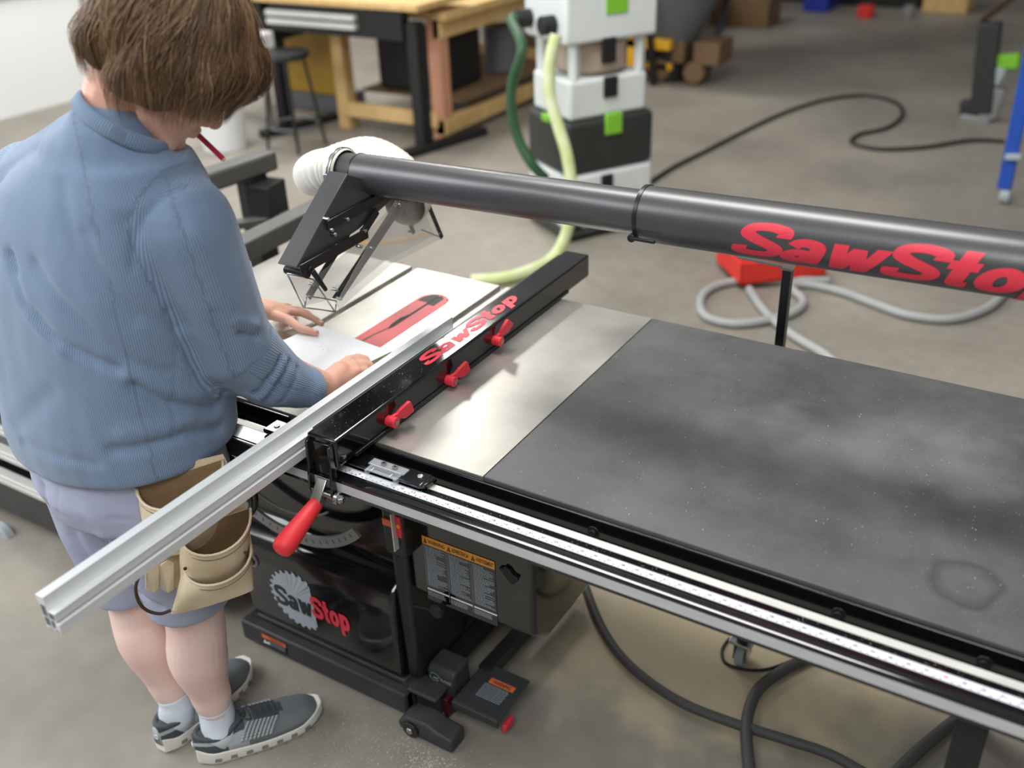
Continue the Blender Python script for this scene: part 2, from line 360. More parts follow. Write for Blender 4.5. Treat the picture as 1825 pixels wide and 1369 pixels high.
def text2d(txt, size=1, bold=0.0, shear=0.0, res=4, extrude=0):
    c = bpy.data.curves.new('t', 'FONT'); c.body = txt; c.size = size; c.offset = bold; c.shear = shear; c.resolution_u = res; c.extrude = extrude
    c.fill_mode = 'BOTH'
    o = bpy.data.objects.new('t', c); COL.objects.link(o); dg = bpy.context.evaluated_depsgraph_get()
    me = bpy.data.meshes.new_from_object(o.evaluated_get(dg)); vs = [tuple(v.co) for v in me.vertices]; fs = [tuple(p.vertices) for p in me.polygons]
    bpy.data.objects.remove(o); bpy.data.curves.remove(c); bpy.data.meshes.remove(me); return vs, fs
def fit2d(vs, x0, x1, y0, y1):
    X = [v[0] for v in vs]; Y = [v[1] for v in vs]; a, b, c, d = min(X), max(X), min(Y), max(Y)
    return [((v[0] - a) / (b - a) * (x1 - x0) + x0, (v[1] - c) / (d - c) * (y1 - y0) + y0) for v in vs]

# heavy slab-like lettering drawn with broad strokes (cap height 1, x-height .72)
def glyphs(word, shear=0.0, wx=.30, wy=.21):
    G_ = {'S': (.98, [[(.87, .66), (.84, .82), (.52, .895), (.20, .84), (.16, .68), (.36, .56), (.62, .46), (.84, .34), (.80, .16), (.50, .105), (.18, .15), (.13, .34)]]),
          'a': (.86, [[(.16, .50), (.24, .60), (.42, .62), (.60, .56), (.645, .40), (.645, .0)], ('o', .34, .22, .19, .125)]),
          'w': (1.06, [[(.13, .72), (.30, .0)], [(.30, .0), (.50, .66)], [(.50, .66), (.70, .0)], [(.70, .0), (.93, .72)]]),
          't': (.60, [[(.30, .98), (.30, .26), (.36, .11), (.54, .105)], [(.04, .62), (.56, .62)]]),
          'o': (.84, [('o', .40, .36, .25, .26)]), 'p': (.88, [[(.17, .72), (.17, -.28)], ('o', .45, .36, .24, .26)])}
    out = []; X_ = 0
    for ch in word:
        adv, st = G_[ch]
        for s_ in st:
            if s_[0] == 'o':
                _, cx, cy, rx, ry = s_; pts = [(cx + rx * math.cos(2 * PI * k / 28), cy + ry * math.sin(2 * PI * k / 28)) for k in range(29)]
            elif len(s_) > 3:
                pts = []
                for i in range(len(s_) - 1):
                    p0 = s_[max(i - 1, 0)]; p1 = s_[i]; p2 = s_[i + 1]; p3 = s_[min(i + 2, len(s_) - 1)]
                    for k in range(5):
                        t = k / 5; pts.append(tuple(.5 * (2 * p1[j] + (p2[j] - p0[j]) * t + (2 * p0[j] - 5 * p1[j] + 4 * p2[j] - p3[j]) * t * t + (3 * p1[j] - p0[j] - 3 * p2[j] + p3[j]) * t ** 3) for j in (0, 1)))
                pts.append(s_[-1])
            else:
                a, b = s_[0], s_[-1]; pts = [(a[0] + (b[0] - a[0]) * k / 6, a[1] + (b[1] - a[1]) * k / 6) for k in range(7)]
            vs = []; fs = []; o = 0; n = len(pts); slant = ch == 'w'
            for i, p in enumerate(pts):
                a = pts[i - 1] if i else (pts[-2] if s_[0] == 'o' else p); b = pts[i + 1] if i < n - 1 else (pts[1] if s_[0] == 'o' else p); tx, ty = b[0] - a[0], b[1] - a[1]; l = math.hypot(tx, ty) or 1; nx, ny = -ty / l, tx / l
                hx, hy = nx * wx / 2, ny * wy / 2
                if slant: hx, hy = wx / 2 * .92 * (1 if nx > 0 else -1), 0
                for q in ((p[0] + hx, p[1] + hy), (p[0] - hx, p[1] - hy)): vs.append((X_ + q[0] + shear * q[1], q[1]))
            fs += [(o + 2 * i, o + 2 * i + 1, o + 2 * i + 3, o + 2 * i + 2) for i in range(n - 1)]; out.append((vs, fs))
        X_ += adv
    return out
def sub2d(vs, fs, L):
    import bmesh
    bm = bmesh.new(); V = [bm.verts.new((x, y, 0)) for x, y, *_ in vs]
    for f in fs:
        try: bm.faces.new([V[i] for i in f])
        except ValueError: pass
    bmesh.ops.triangulate(bm, faces=bm.faces)
    for _ in range(6):
        e = [e for e in bm.edges if e.calc_length() > L]
        if not e: break
        bmesh.ops.subdivide_edges(bm, edges=e, cuts=1); bmesh.ops.triangulate(bm, faces=bm.faces)
    bm.verts.index_update(); vs = [(v.co.x, v.co.y) for v in bm.verts]; fs = [tuple(v.index for v in f.verts) for f in bm.faces]; bm.free(); return vs, fs
def outline_text(mb, txt, mapf, x0, x1, y0, y1, bold, shear, sub=None, m=0, lift=0.0):
    mb.m = m
    if txt in ('SawStop', 'Saw', 'Stop'):
        G_ = glyphs(txt, shear); allv = fit2d([v for vs, _ in G_ for v in vs], x0, x1, y0, y1); o = 0
        for i, (vs, fs) in enumerate(G_):      # every stroke lies a hair above the one before, like layered vinyl
            w = allv[o:o + len(vs)]; o += len(vs)
            if sub: w, fs = sub2d(w, fs, sub)
            mb.add([mapf(x, y, lift + i * .00007) for x, y in w], fs)
        return
    vs, fs = text2d(txt, 1, bold, shear); vs = fit2d(vs, x0, x1, y0, y1)
    if sub: vs, fs = sub2d(vs, fs, sub)
    mb.add([mapf(x, y, lift) for x, y in vs], fs)

T = 0.864
# ================================================================== THE SETTING
fl = MB(); fl.quad((-16, -6, 0), (14, -6, 0), (14, 22, 0), (-16, 22, 0)); struct(fl.build('floor', 'concrete'))
wl = MB(); wl.box(-6.6, -6.4, -6, 22, 0, 4.6); struct(wl.build('wall_left', 'wall_white'))
wb = MB(); wb.box(-6.4, 14, 14.2, 14.4, 0, 4.6); struct(wb.build('wall_back', 'wall_dark'))
tr = MB(); tr.beam((-6.37, 1.0, 1.02), (-6.37, 7.5, .86), .05, .09); tr.box(-6.4, -6.3, 4.35, 4.6, .66, .82)
tr.cyl((-6.34, 4.62, .74), (-6.2, 4.78, .74), .05); struct(tr.build('trim_1', 'grey_metal'))

# ================================================================== TABLE SAW
saw = thing('table_saw', 'black cabinet table saw with a bare cast-iron top and a red blade insert', 'table saw', (-.18, .36, 0))
XL, XR, D = -.741, .383, .762
SA, SB = -.340, -.321; SC, SD = -.052, -.033
tp = MB()
for a, b in ((-.437, SA), (SB, SC), (SD, .078)): tp.box(a, b, 0, D, T - .036, T)
tp.box(SA - .001, SB + .001, 0, D, T - .036, T - .010); tp.box(SC - .001, SD + .001, 0, D, T - .036, T - .010)
tp.build('table_top', 'cast_iron', saw, bevel=.0012)
for a, b in ((XL, -.4378), (.0788, XR)):
    w = MB(); w.box(a, b, 0, D, T - .032, T - .0002); w.build('table_wing', 'cast_iron', saw, bevel=.0012)
def stadium(cx, hw, y0, y1, n=12):
    P = [(cx + hw * math.cos(t), y1 - hw + hw * math.sin(t)) for t in [PI * k / n for k in range(n + 1)]]
    return P + [(cx + hw * math.cos(t), y0 + hw + hw * math.sin(t)) for t in [PI + PI * k / n for k in range(n + 1)]]
BX = -.157
i_ = MB(); i_.prism(stadium(BX, .042, .255, .642), 2, T - .005, T + .0005); ins = i_.build('blade_insert', 'insert_red', saw)
k_ = MB(); k_.box(BX - .0035, BX + .0035, .47, .63, T - .001, T + .0009)
k_.prism([(BX - .010, .44), (BX - .002, .415), (BX + .004, .43), (BX + .003, .50), (BX - .004, .505), (BX - .012, .48)], 2, T - .001, T + .0010)
k_.m = 1; a = []
for k in range(13):
    t = k / 12; a.append((BX - .004 - .016 * math.sin(PI * t), .43 - .19 * t))
for p, q in zip(a[:-1], a[1:]): k_.quad((p[0], p[1], T + .0008), (p[0] + .007, p[1], T + .0008), (q[0] + .007, q[1], T + .0008), (q[0], q[1], T + .0008))
k_.m = 2; k_.prism([(BX - .036, .585), (BX - .003, .585), (BX - .003, .637), (BX - .02, .632), (BX - .034, .61)], 2, T, T + .0008)  # grey patches at the back of the insert, a reflection put into colour
k_.prism([(BX + .003, .575), (BX + .022, .575), (BX + .022, .622), (BX + .003, .638)], 2, T, T + .0008)
k_.build('kerf_and_reflection', ['matte_black', 'dark_wood', 'dusty_black_and_reflection'], ins)
for x, y in ((BX + .032, .622), (BX + .03, .30)): sc = MB(); sc.cyl((x, y, T), (x, y, T + .001), .003, 10); sc.build('insert_screw', 'matte_black', ins)
# cabinet: profile in (y, z) with the bulging lower front panel
cb = MB(); prof = [(.10, .085), (.082, .10), (.074, .30), (.078, .352), (.094, .372), (.145, .395), (.16, .43), (.13, .58), (.12, .80), (.62, .828), (.62, .085)]
cb.prism(prof, 0, -.452, .052); cb.build('cabinet', 'gloss_black', saw, bevel=.012, bseg=3)
cc = MB(); cc.prism([(.10, .10), (.092, .36), (.10, .80), (.30, .82), (.30, .10)], 0, .050, .095); cc.build('cabinet_corner', 'satin_black', saw, bevel=.012, bseg=3)
# bevel scale arc on the recessed front
sa = MB(); C0 = (-.250, .715); pts = []
for k in range(41):
    t = math.radians(-128 + 84 * k / 40); pts.append(t)
for p, q in zip(pts[:-1], pts[1:]):
    def A(t, r, y): return (C0[0] + r * math.cos(t), y, C0[1] + r * math.sin(t))
    sa.box8([A(p, .276, .086), A(q, .276, .086), A(q, .276, .094), A(p, .276, .094), A(p, .305, .086), A(q, .305, .086), A(q, .305, .094), A(p, .305, .094)])
sa.m = 1
for k in range(1, 18):
    t = math.radians(-128 + 84 * k / 18); sa.box8([A(t, .284, .0853), A(t + .006, .284, .0853), A(t + .006, .284, .0863), A(t, .284, .0863), A(t, .294, .0853), A(t + .006, .294, .0853), A(t + .006, .294, .0863), A(t, .294, .0863)])
sa.build('bevel_scale', ['grey_metal', 'ink'], saw)
s2 = MB(); s2.tube([A(math.radians(-140 + 88 * k / 30), .215, .086) for k in range(31)], .003, 8); s2.build('bevel_slot_rim', 'grey_metal', saw)
# handwheel
hw = MB(); hc = Vector((-.345, .0, .60))
hw.tube([hc + Vector((.085 * math.cos(t), 0, .085 * math.sin(t))) for t in [2 * PI * k / 36 for k in range(36)]], .011, 10, closed=True)
hw.cyl(hc + Vector((0, -.02, 0)), hc + Vector((0, .13, 0)), .024, 20)
for k in range(3):
    t = 2 * PI * k / 3 + .4; hw.cyl(hc, hc + Vector((.08 * math.cos(t), 0, .08 * math.sin(t))), .010)
wh = hw.build('handwheel', 'gloss_black', saw)
hk = MB(); hk.cyl(hc + Vector((-.03, -.01, -.075)), hc + Vector((-.03, -.07, -.075)), .014, r1=.018); hk.build('crank_knob', 'satin_black', wh, bevel=.003)
# cabinet side badge
lk = MB(); lk.cyl((-.4, .070, .30), (-.4, .082, .30), .020, 24); lk.m = 1; lk.cyl((-.4, .066, .30), (-.4, .071, .30), .012, 20); lk.build('door_latch', ['grey_metal', 'satin_black'], saw, bevel=.001)
# logo on the front panel: toothed disc with the two-tone name
lg = MB(); YL = .0735
def panel_y(z): return -( -(.074 + (.300 - z) * .04)) - .0012 if z < .30 else .074 - .0012 + (z - .30) * .055
lc = (-.262, .222); Rr = .094
disc = []
nt_ = 26
for k in range(nt_):
    t0 = 2 * PI * k / nt_
    for (f, r) in ((0, .90), (.30, .93), (.42, 1.0), (.78, .985), (.92, .90)):
        t = t0 + f * 2 * PI / nt_; disc.append((lc[0] + Rr * r * math.cos(-t), lc[1] + Rr * r * math.sin(-t)))
# the disc is cut away on the upper right side
disc = [(min(x, lc[0] + .052 + .0 * y), y) for x, y in disc]
def pf(off): return lambda x, y, l: (x, panel_y(y) - off - l, y)
lg.m = 0; cen = (lc[0] - .02, lc[1]); vs = [cen] + disc; mf = pf(.0004)
lg.add([mf(x, y, 0) for x, y in vs], [(0, 1 + k, 1 + (k + 1) % len(disc)) for k in range(len(disc))])
outline_text(lg, 'Saw', pf(.0008), -.342, -.216, .180, .250, .06, 0, .02, 1)
outline_text(lg, 'Stop', pf(.0008), -.218, -.094, .168, .262, .07, 0, .02, 2)
lg.build('front_logo', ['logo_silver', 'logo_dark', 'logo_red'], saw, smooth=False)
# motor cover with the trilingual warning label
mc = MB(); mc.prism([(.10, .395), (.10, .80), (.50, .82), (.50, .395), (.40, .345), (.16, .345)], 0, .10, .425)
mo = mc.build('motor_cover', 'gloss_black', saw, bevel=.012, bseg=3)
lb = MB(); y0 = .0990; lx0, lx1 = .142, .331
def rect(mb, x0, x1, z0, z1, y, m): mb.m = m; mb.quad((x0, y, z0), (x1, y, z0), (x1, y, z1), (x0, y, z1))
rect(lb, lx0, lx1, .385, .568, y0, 3); rect(lb, lx0, lx1, .5455, .5675, y0 - .0003, 0)
cw = (lx1 - lx0) / 3
for k, wd_ in enumerate(('WARNING', 'ADVERTENCIA', 'AVERTISSEMENT')):
    a = lx0 + k * cw + .003
    lb.m = 1; lb.add([(a, y0 - .0006, .549), (a + .011, y0 - .0006, .549), (a + .0055, y0 - .0006, .563)], [(0, 1, 2)])
    lb.m = 0; lb.add([(a + .0047, y0 - .0008, .5512), (a + .0063, y0 - .0008, .5512), (a + .0055, y0 - .0008, .5585)], [(0, 1, 2)])
    outline_text(lb, wd_, lambda x, y, l: (x, y0 - .0006, y), a + .013, a + cw - .006, .5505, .5615, .02, 0, None, 1)
    z = .541; r2 = random.Random(k + 3)
    while z > .43:
        x = a + .004; end = a + cw - .006 - r2.choice((0, .002, .004, .012, .026))
        lb.m = 2; lb.quad((a, y0 - .0005, z - .0016), (a + .0016, y0 - .0005, z - .0016), (a + .0016, y0 - .0005, z), (a, y0 - .0005, z))
        while x < end:
            w = min(r2.uniform(.003, .009), end - x); lb.quad((x, y0 - .0005, z - .0017), (x + w, y0 - .0005, z - .0017), (x + w, y0 - .0005, z), (x, y0 - .0005, z)); x += w + .0009
        z -= .0029
    rect(lb, a, a + cw - .003, .4155, .4200, y0 - .0005, 4)
    if k: rect(lb, a - .0035, a - .0028, .40, .543, y0 - .0005, 2)
    for z in np.arange(.412, .399, -.0028):
        x = a; lb.m = 2
        while x < a + cw - .02: w = r2.uniform(.003, .008); lb.quad((x, y0 - .0005, z - .0017), (x + w, y0 - .0005, z - .0017), (x + w, y0 - .0005, z), (x, y0 - .0005, z)); x += w + .001
lb.build('warning_label', ['label_orange', 'ink', 'label_text', 'gloss_black', 'tape_white'], mo, smooth=False)
hl = MB(); hl.prism([(.345, .560), (.355, .563), (.36, .570), (.372, .566), (.378, .556), (.392, .552), (.388, .540), (.382, .530), (.372, .528), (.362, .540)], 1, .094, .1); hl.build('cover_catch', 'matte_black', mo)
kn = MB(); kn.lathe([(.016, 0), (.018, .006), (.014, .014), (.006, .016), (.006, .03)], (.184, .068, .385), Matrix.Rotation(-PI / 2, 3, 'X'), 10); kn.beam((.12, .075, .374), (.178, .072, .388), .006, .006); kn.build('lock_knob', 'matte_black', mo)
# paddle switch under the rail
sw = MB(); sw.box(.070, .128, .055, .12, .52, .68); swo = sw.build('switch_box', 'satin_black', saw, bevel=.008)
q = MB(); q.box(.076, .108, .0505, .0548, .605, .622); q.m = 1; q.box(.113, .126, .0505, .0548, .585, .640); q.m = 2; q.box(.109, .1120, .040, .055, .550, .650); q.m = 3; q.cyl((.1195, .0495, .615), (.1195, .0508, .615), .005, 16)
q.build('switch_label', ['label_red_orange', 'knob_red', 'metal_and_reflection', 'label_orange'], swo)
# rear fence rail
rr = MB(); rr.box(XL, 1.6, D + .002, D + .008, T - .075, T - .022); rr.box(XL, 1.6, D + .002, D + .05, T - .08, T - .075); rr.build('rear_rail', 'satin_black', saw, bevel=.001)

# ================================================================== MOBILE BASE
mbb = thing('mobile_base', 'black steel mobile base with foot pedals under the saw cabinet', 'mobile base', (-.18, .3, 0))
b = MB(); b.box(-.478, .075, .055, .088, .012, .078); b.box(-.478, -.445, .06, .66, .012, .075); b.box(.04, .075, .06, .66, .012, .075); b.box(-.478, .075, .63, .66, .012, .075)
b.box(-.45, .05, .09, .62, .05, .085); b.build('base_frame', 'dusty_black_and_reflection', mbb, bevel=.006)
b = MB(); rect(b, -.40, -.315, .028, .066, .0535, 3); rect(b, -.40, -.315, .052, .066, .0532, 0); b.m = 1
for z in (.046, .041, .036):
    x = -.372
    while x < -.32: b.quad((x, .0531, z), (x + .006, .0531, z), (x + .006, .0531, z + .0022), (x, .0531, z + .0022)); x += .0075
b.m = 2; b.prism([(-.398, .034), (-.392, .049), (-.384, .040), (-.376, .048), (-.374, .036)], 1, .0528, .0532)
outline_text(b, 'WARNING', lambda x, y, l: (x, .0530, y), -.375, -.325, .0555, .0625, .02, 0, None, 4)
b.build('base_label', ['label_red_orange', 'label_text', 'tape_white', 'matte_black', 'ink'], mbb, smooth=False)
b = MB(); b.prism([(.122, .05), (.120, .125), (.132, .138), (.19, .140), (.195, .05)], 0, .098, .178); pb = b.build('pedal_block', 'dusty_black_and_reflection', mbb, bevel=.008, bseg=3)
b = MB(); outline_text(b, 'RAISE', lambda x, y, l: (x, .1192, y), .140, .172, .103, .113, .02, 0, None, 0)
b.m = 0; ce = (.122, .110)
for k in range(20):
    t0, t1 = 2 * PI * k / 20, 2 * PI * (k + 1) / 20
    if k % 10 < 8: b.quad(*[(ce[0] + r * .6 * math.cos(t), .1192, ce[1] + r * .5 * math.sin(t)) for r, t in ((.026, t0), (.026, t1), (.022, t1), (.022, t0))])
b.quad((.118, .1191, .105), (.132, .1191, .105), (.132, .1191, .110), (.118, .1191, .110)); b.build('pedal_logo', 'label_text', pb, smooth=False)
b = MB(); b.box(.074, .160, .066, .130, .084, .096); b.box(.08, .15, .09, .12, .02, .084); b.build('lower_pedal', 'dusty_black_and_reflection', mbb, bevel=.006, bseg=3)
b = MB(); b.box(.186, .318, .098, .245, .076, .084); b.box(.186, .318, .094, .101, .060, .084); b.box(.186, .192, .098, .245, .040, .084); rp = b.build('release_pedal', 'dusty_black_and_reflection', mbb, bevel=.003)
b = MB(); zz = .0846
def rz(x0, x1, y0, y1, z, m): b.m = m; b.quad((x0, y0, z), (x1, y0, z), (x1, y1, z), (x0, y1, z))
rz(.232, .302, .188, .206, zz, 0); outline_text(b, 'WARNING', lambda x, y, l: (x, y, zz + .0003), .242, .292, .1915, .2025, .02, 0, None, 2)
r2 = random.Random(5)
for j in range(9):
    y = .184 - j * .0052; x = .226
    while x < .292: w = r2.uniform(.003, .008); rz(x, x + w, y - .0026, y, zz, 1); x += w + .0012
b.build('pedal_label', ['label_red_orange', 'label_text', 'ink'], rp, smooth=False)
b = MB(); b.prism([(.075, .03), (.10, .055), (.16, .062), (.19, .05), (.235, .045), (.235, .004), (.20, .002), (.11, .004), (.08, .01)], 1, .018, .075); b.build('front_foot', 'dusty_black_and_reflection', mbb, bevel=.006)
b = MB(); b.box(.156, .168, .10, .18, .01, .07); b.build('pedal_bracket', 'bracket_red', mbb, bevel=.002)
b = MB(); b.box(.310, .322, .12, .16, .02, .045); b.build('pedal_tip', 'knob_red', mbb, bevel=.004)
b = MB()
for x in (.10, .20): b.beam((x, .22, .07), (x + .02, .66, .07), .035, .04)
b.build('base_arm', 'satin_black', mbb, bevel=.002)
b = MB(); b.cyl((.04, .02, .035), (.04, .02, .035), .01); b = MB(); b.cyl((.118, .010, .026), (.118, .020, .026), .022, 20); b.m = 1; b.cyl((.118, .006, .026), (.118, .011, .026), .009, 16); b.build('foot_wheel', ['satin_black', 'steel'], mbb, bevel=.002)
# swivel caster on the long arm
b = MB(); cc0 = W(1320, 1180, 2, 0.0)
b.cyl((cc0.x - .010, cc0.y, .032), (cc0.x + .012, cc0.y, .032), .032, 24); b.m = 1; b.box(cc0.x - .018, cc0.x - .013, cc0.y - .02, cc0.y + .03, .02, .075); b.box(cc0.x + .014, cc0.x + .019, cc0.y - .02, cc0.y + .03, .02, .075); b.box(cc0.x - .03, cc0.x + .03, cc0.y - .025, cc0.y + .035, .072, .080)
sc_ = b.build('swivel_caster', ['caster_grey', 'steel'], None, bevel=.002); tag(sc_, 'small grey caster on a slim leg under the extension table, ringed by a thin wire', 'caster')
b = MB(); b.box(cc0.x - .015, cc0.x + .015, cc0.y - .005, cc0.y + .025, .08, T - .035); b.build('caster_leg', 'satin_black', sc_)

# ================================================================== FRONT RAIL
TZ = .842
rail = thing('fence_rail', 'long black steel fence rail with inch scale along the front of the saw', 'fence rail', (.3, -.07, TZ - .034))
X0, X1 = -1.12, 1.66
b = MB(); P = [(-.038, TZ), (-.0955, TZ), (-.0965, TZ - .002), (-.1005, TZ - .002), (-.1015, TZ), (-.1125, TZ), (-.1150, TZ - .0012), (-.116, TZ - .004), (-.116, TZ - .034), (-.038, TZ - .034)]
b.prism(P, 0, X0, X1); b.build('rail_tube', 'gloss_black', rail)
b = MB(); b.box(X0 + .002, X1, -.057, -.0405, TZ, TZ + .0006); b.build('top_reflection_strip', 'metal_and_reflection', rail)  # pale strip painted as the bright reflection in the gloss black top
b = MB(); b.box(-.06, X1, -.1168, -.1155, TZ - .0265, TZ - .0072); b.build('face_reflection_strip', 'rail_face_reflection', rail)  # pale strip in place of a reflection along the black front face
b = MB(); b.box(XL - .1, -.095, -.008, -.002, T - .075, T - .004); b.box(.0, X1, -.010, -.002, T - .075, T - .006)
b.prism([(-.040, T - .075), (-.002, T - .075), (-.002, T - .069), (-.040, T - .069)], 0, X0, X1); b.build('angle_iron', 'gloss_black', rail, bevel=.002)
for x in (1.05, 1.262, .62, -.27):
    b = MB(); b.cyl((x, -.010, T - .035), (x, -.016, T - .035), .008, 6); b.cyl((x, -.009, T - .035), (x, -.011, T - .035), .012, 20); b.build('rail_bolt', 'satin_black', rail, bevel=.001)
# inch tape with its printed numbers
b = MB(); ty0, ty1 = -.090, -.072; b.box(.085, X1, ty0, ty1, TZ, TZ + .0005); tz = TZ + .0008; b.m = 1
DIG = {}
def digit(s):
    if s not in DIG: DIG[s] = text2d(s, 1, .02, 0, 2)
    return DIG[s]
for n in range(4, 65):
    x = n * .0254
    if x > X1 - .02: break
    vs, fs = digit(str(n) if n % 12 or n < 24 else str(n)); w = .0072 if n > 9 else .0034
    vs = fit2d(vs, x - w / 2, x + w / 2, -.0832, -.0782); b.m = 2 if n % 12 == 0 else 1
    b.add([(p[0], p[1], tz) for p in vs], fs); b.m = 1
    for k in range(16):
        xx = x + k * .0254 / 16; l = .0052 if k == 0 else (.0038 if k == 8 else (.003 if k % 4 == 0 else .0018)); b.m = 1
        b.quad((xx - .00018, ty1 - l * .8, tz), (xx + .00018, ty1 - l * .8, tz), (xx + .00018, ty1, tz), (xx - .00018, ty1, tz))
    for k in (0, 1, 2):
        xx = x + k * .0254 / 2.54
        if k: b.quad((xx - .0016, ty0 + .0022, tz), (xx + .0018, ty0 + .0022, tz), (xx + .0018, ty0 + .0042, tz), (xx - .0016, ty0 + .0042, tz))
b.build('inch_tape', ['tape_white', 'ink', 'knob_red'], rail, smooth=False)

# ================================================================== EXTENSION TABLE
ext = thing('extension_table', 'scuffed black laminate extension table right of the cast-iron top', 'table', (1.0, .38, 0))
b = MB(); b.box(.3845, 1.66, -.0, D, T - .030, T); b.build('table_board', 'laminate', ext, bevel=.002)
for ya in (.015, .70): b = MB(); b.box(.40, 1.64, ya, ya + .03, T - .10, T - .030); b.build('board_frame', 'satin_black', ext, bevel=.002)
for x, y in ((1.268, -.035), (1.268, .70)):
    b = MB(); b.box(x - .0225, x + .0225, y - .0225, y + .0225, .0, T - .11 if y < 0 else T - .03); b.build('leg', 'matte_black', ext, bevel=.002)
b = MB(); b.box(1.355, 1.66, -.03, .02, .60, .765); b.build('apron', 'dusty_black_and_reflection', ext, bevel=.003)

# ================================================================== RIP FENCE
FH = T + .0635; FX0, FX1 = .059, .130; FY0, FY1 = -.113, .918
fe = thing('rip_fence', 'glossy black rip fence with red lettering lying across the saw table', 'fence', (.095, .4, T))
# slightly tapered plan keeps both faces true to the rail
b = MB(); b.box(FX0, FX1, FY0, FY1, T + .002, FH); ft = b.build('fence_tube', 'gloss_black', fe, bevel=.005, bseg=3)
b = MB(); b.m = 0
def ftmap(x, y, l): return (.1225 - y * .052, .215 + x * .385, FH + .0004 + l)
outline_text(b, 'SawStop', ftmap, 0, 1, 0, 1, .075, .32, None, 0); b.build('fence_lettering', 'logo_red', ft, smooth=False)
b = MB(); b.box(FX1 - .001, FX1 + .004, FY0 + .05, FY1 - .12, T + .002, T + .010); b.box(FX0 - .012, FX0, FY0 + .03, FY1 - .02, T + .003, T + .055); b.build('fence_face', 'satin_black', fe, bevel=.001)
for (u, v, ang) in ((700, 752, .30), (805, 679, .34), (888, 608, .82)):
    p = W(u, v, 0, FX1 + .012); R_ = Matrix.Rotation(ang, 3, 'X')
    k1 = MB(); k1.cyl((FX1 - .001, p.y, p.z), (FX1 + .022, p.y, p.z), .0115, 20)
    d = Vector((0, math.cos(ang), math.sin(ang))); up = Vector((0, -math.sin(ang), math.cos(ang)))
    c0 = Vector((FX1 + .006, p.y, p.z)); ring = []
    for (s_, w_, x_) in ((.004, .009, .0), (.018, .0075, .006), (.028, .0145, .012), (.050, .0150, .017), (.052, .012, .017)):
        c = c0 + d * s_ + Vector((x_, 0, 0)); ring.append([c + up * w_ - Vector((.004, 0, 0)), c + up * w_ + Vector((.004, 0, 0)), c - up * w_ + Vector((.004, 0, 0)), c - up * w_ - Vector((.004, 0, 0))])
    k1.rings(ring); ko = k1.build('clamp_knob', 'knob_red', fe, bevel=.0015)
    k2 = MB(); k2.cyl((FX1 + .021, p.y, p.z), (FX1 + .0232, p.y, p.z), .0055, 16); k2.build('knob_bolt', 'steel', ko)
# T-square head: end plates, yoke, pivot and handle
b = MB(); b.box(FX0 - .03, .29, -.072, -.030, TZ + .004, TZ + .013); b.prism([(.285, -.072), (.297, -.068), (.303, -.035), (.29, -.030)], 2, TZ + .004, TZ + .013)
b.box(-.118, FX0, -.062, -.018, TZ + .004, TZ + .013); b.build('square_bar', 'gloss_black', fe, bevel=.003)
for x, y in ((.272, -.046), (-.098, -.040)):
    b = MB(); b.cyl((x, y, TZ + .0125), (x, y, TZ + .0150), .0062, 20); b.build('bar_screw', 'steel', fe, bevel=.0008)
b = MB()
for x in (FX0 + .004, FX1 - .012):
    b.prism([(-.113, FH - .004), (-.125, FH - .012), (-.128, T + .01), (-.134, TZ - .03), (-.128, TZ - .052), (-.118, TZ - .052), (-.119, T), (-.105, T + .004)], 0, x, x + .006)
b.box(FX0 + .004, FX1 - .006, -.116, -.110, T - .02, FH - .012); b.build('clamp_yoke', 'gloss_black', fe, bevel=.0015)
b = MB(); b.cyl((FX0 + .0, -.126, TZ - .036), (FX1 + .014, -.126, TZ - .036), .006, 12); b.cyl((FX1 - .004, -.126, TZ - .036), (FX1 + .004, -.126, TZ - .036), .013, 24); b.cyl((FX1 + .004, -.126, TZ - .036), (FX1 + .012, -.126, TZ - .036), .0095, 6); b.build('pivot_bolt', 'steel', fe, bevel=.001)
b = MB(); HA = Vector((.095, -.118, .835)); HB = W(565, 896, 0, .095); HD = (HB - HA).normalized(); b.beam(HA, HB, .024, .020, up=(0, -.5, 1)); b.build('lever_block', 'steel', fe, bevel=.0015)
b = MB(); G1 = W(497, 986, 0, .095); gl = (G1 - HB).length; gd = (G1 - HB).normalized()
R_ = gd.to_track_quat('Z', 'Y').to_matrix(); b.lathe([(.0, -.002), (.0125, -.001), (.0145, .004), (.0180, gl * .4), (.0212, gl * .72), (.0218, gl * .86), (.019, gl * .95), (.011, gl * .992), (0.001, gl)], HB, R_, 28); b.build('handle_grip', 'grip_red', fe, ang=180)
# clear cursor window with its two screws
b = MB(); b.box(.158, .243, -.061, -.040, TZ + .0135, TZ + .0165); b.box(.165, .240, -.079, -.061, TZ + .0125, TZ + .0155); b.box(.172, .236, -.092, -.079, TZ + .004, TZ + .0065)
b.box(.165, .171, -.082, -.061, TZ + .004, TZ + .0155); b.box(.233, .240, -.082, -.061, TZ + .004, TZ + .0155)
cu = b.build('cursor_window', 'clear_acrylic', fe, bevel=.001)
b = MB(); b.m = 0; b.box(.222, .2235, -.078, -.068, TZ + .0156, TZ + .0159); b.box(.178, .1795, -.078, -.068, TZ + .0156, TZ + .0159); b.box(.164, .236, -.0615, -.0605, TZ + .0166, TZ + .0169); b.build('cursor_line', 'tape_white', cu)
for x in (.189, .216):
    b = MB(); b.cyl((x, -.050, TZ + .0165), (x, -.050, TZ + .020), .0058, 20); b.m = 1; b.cyl((x, -.050, TZ + .0199), (x, -.050, TZ + .0203), .003, 6); b.build('cursor_screw', ['steel', 'satin_black'], cu)
b = MB(); b.cyl((FX1, -.095, T + .02), (FX1 + .003, -.095, T + .02), .0045, 12); b.build('fence_bolt', 'steel', fe)

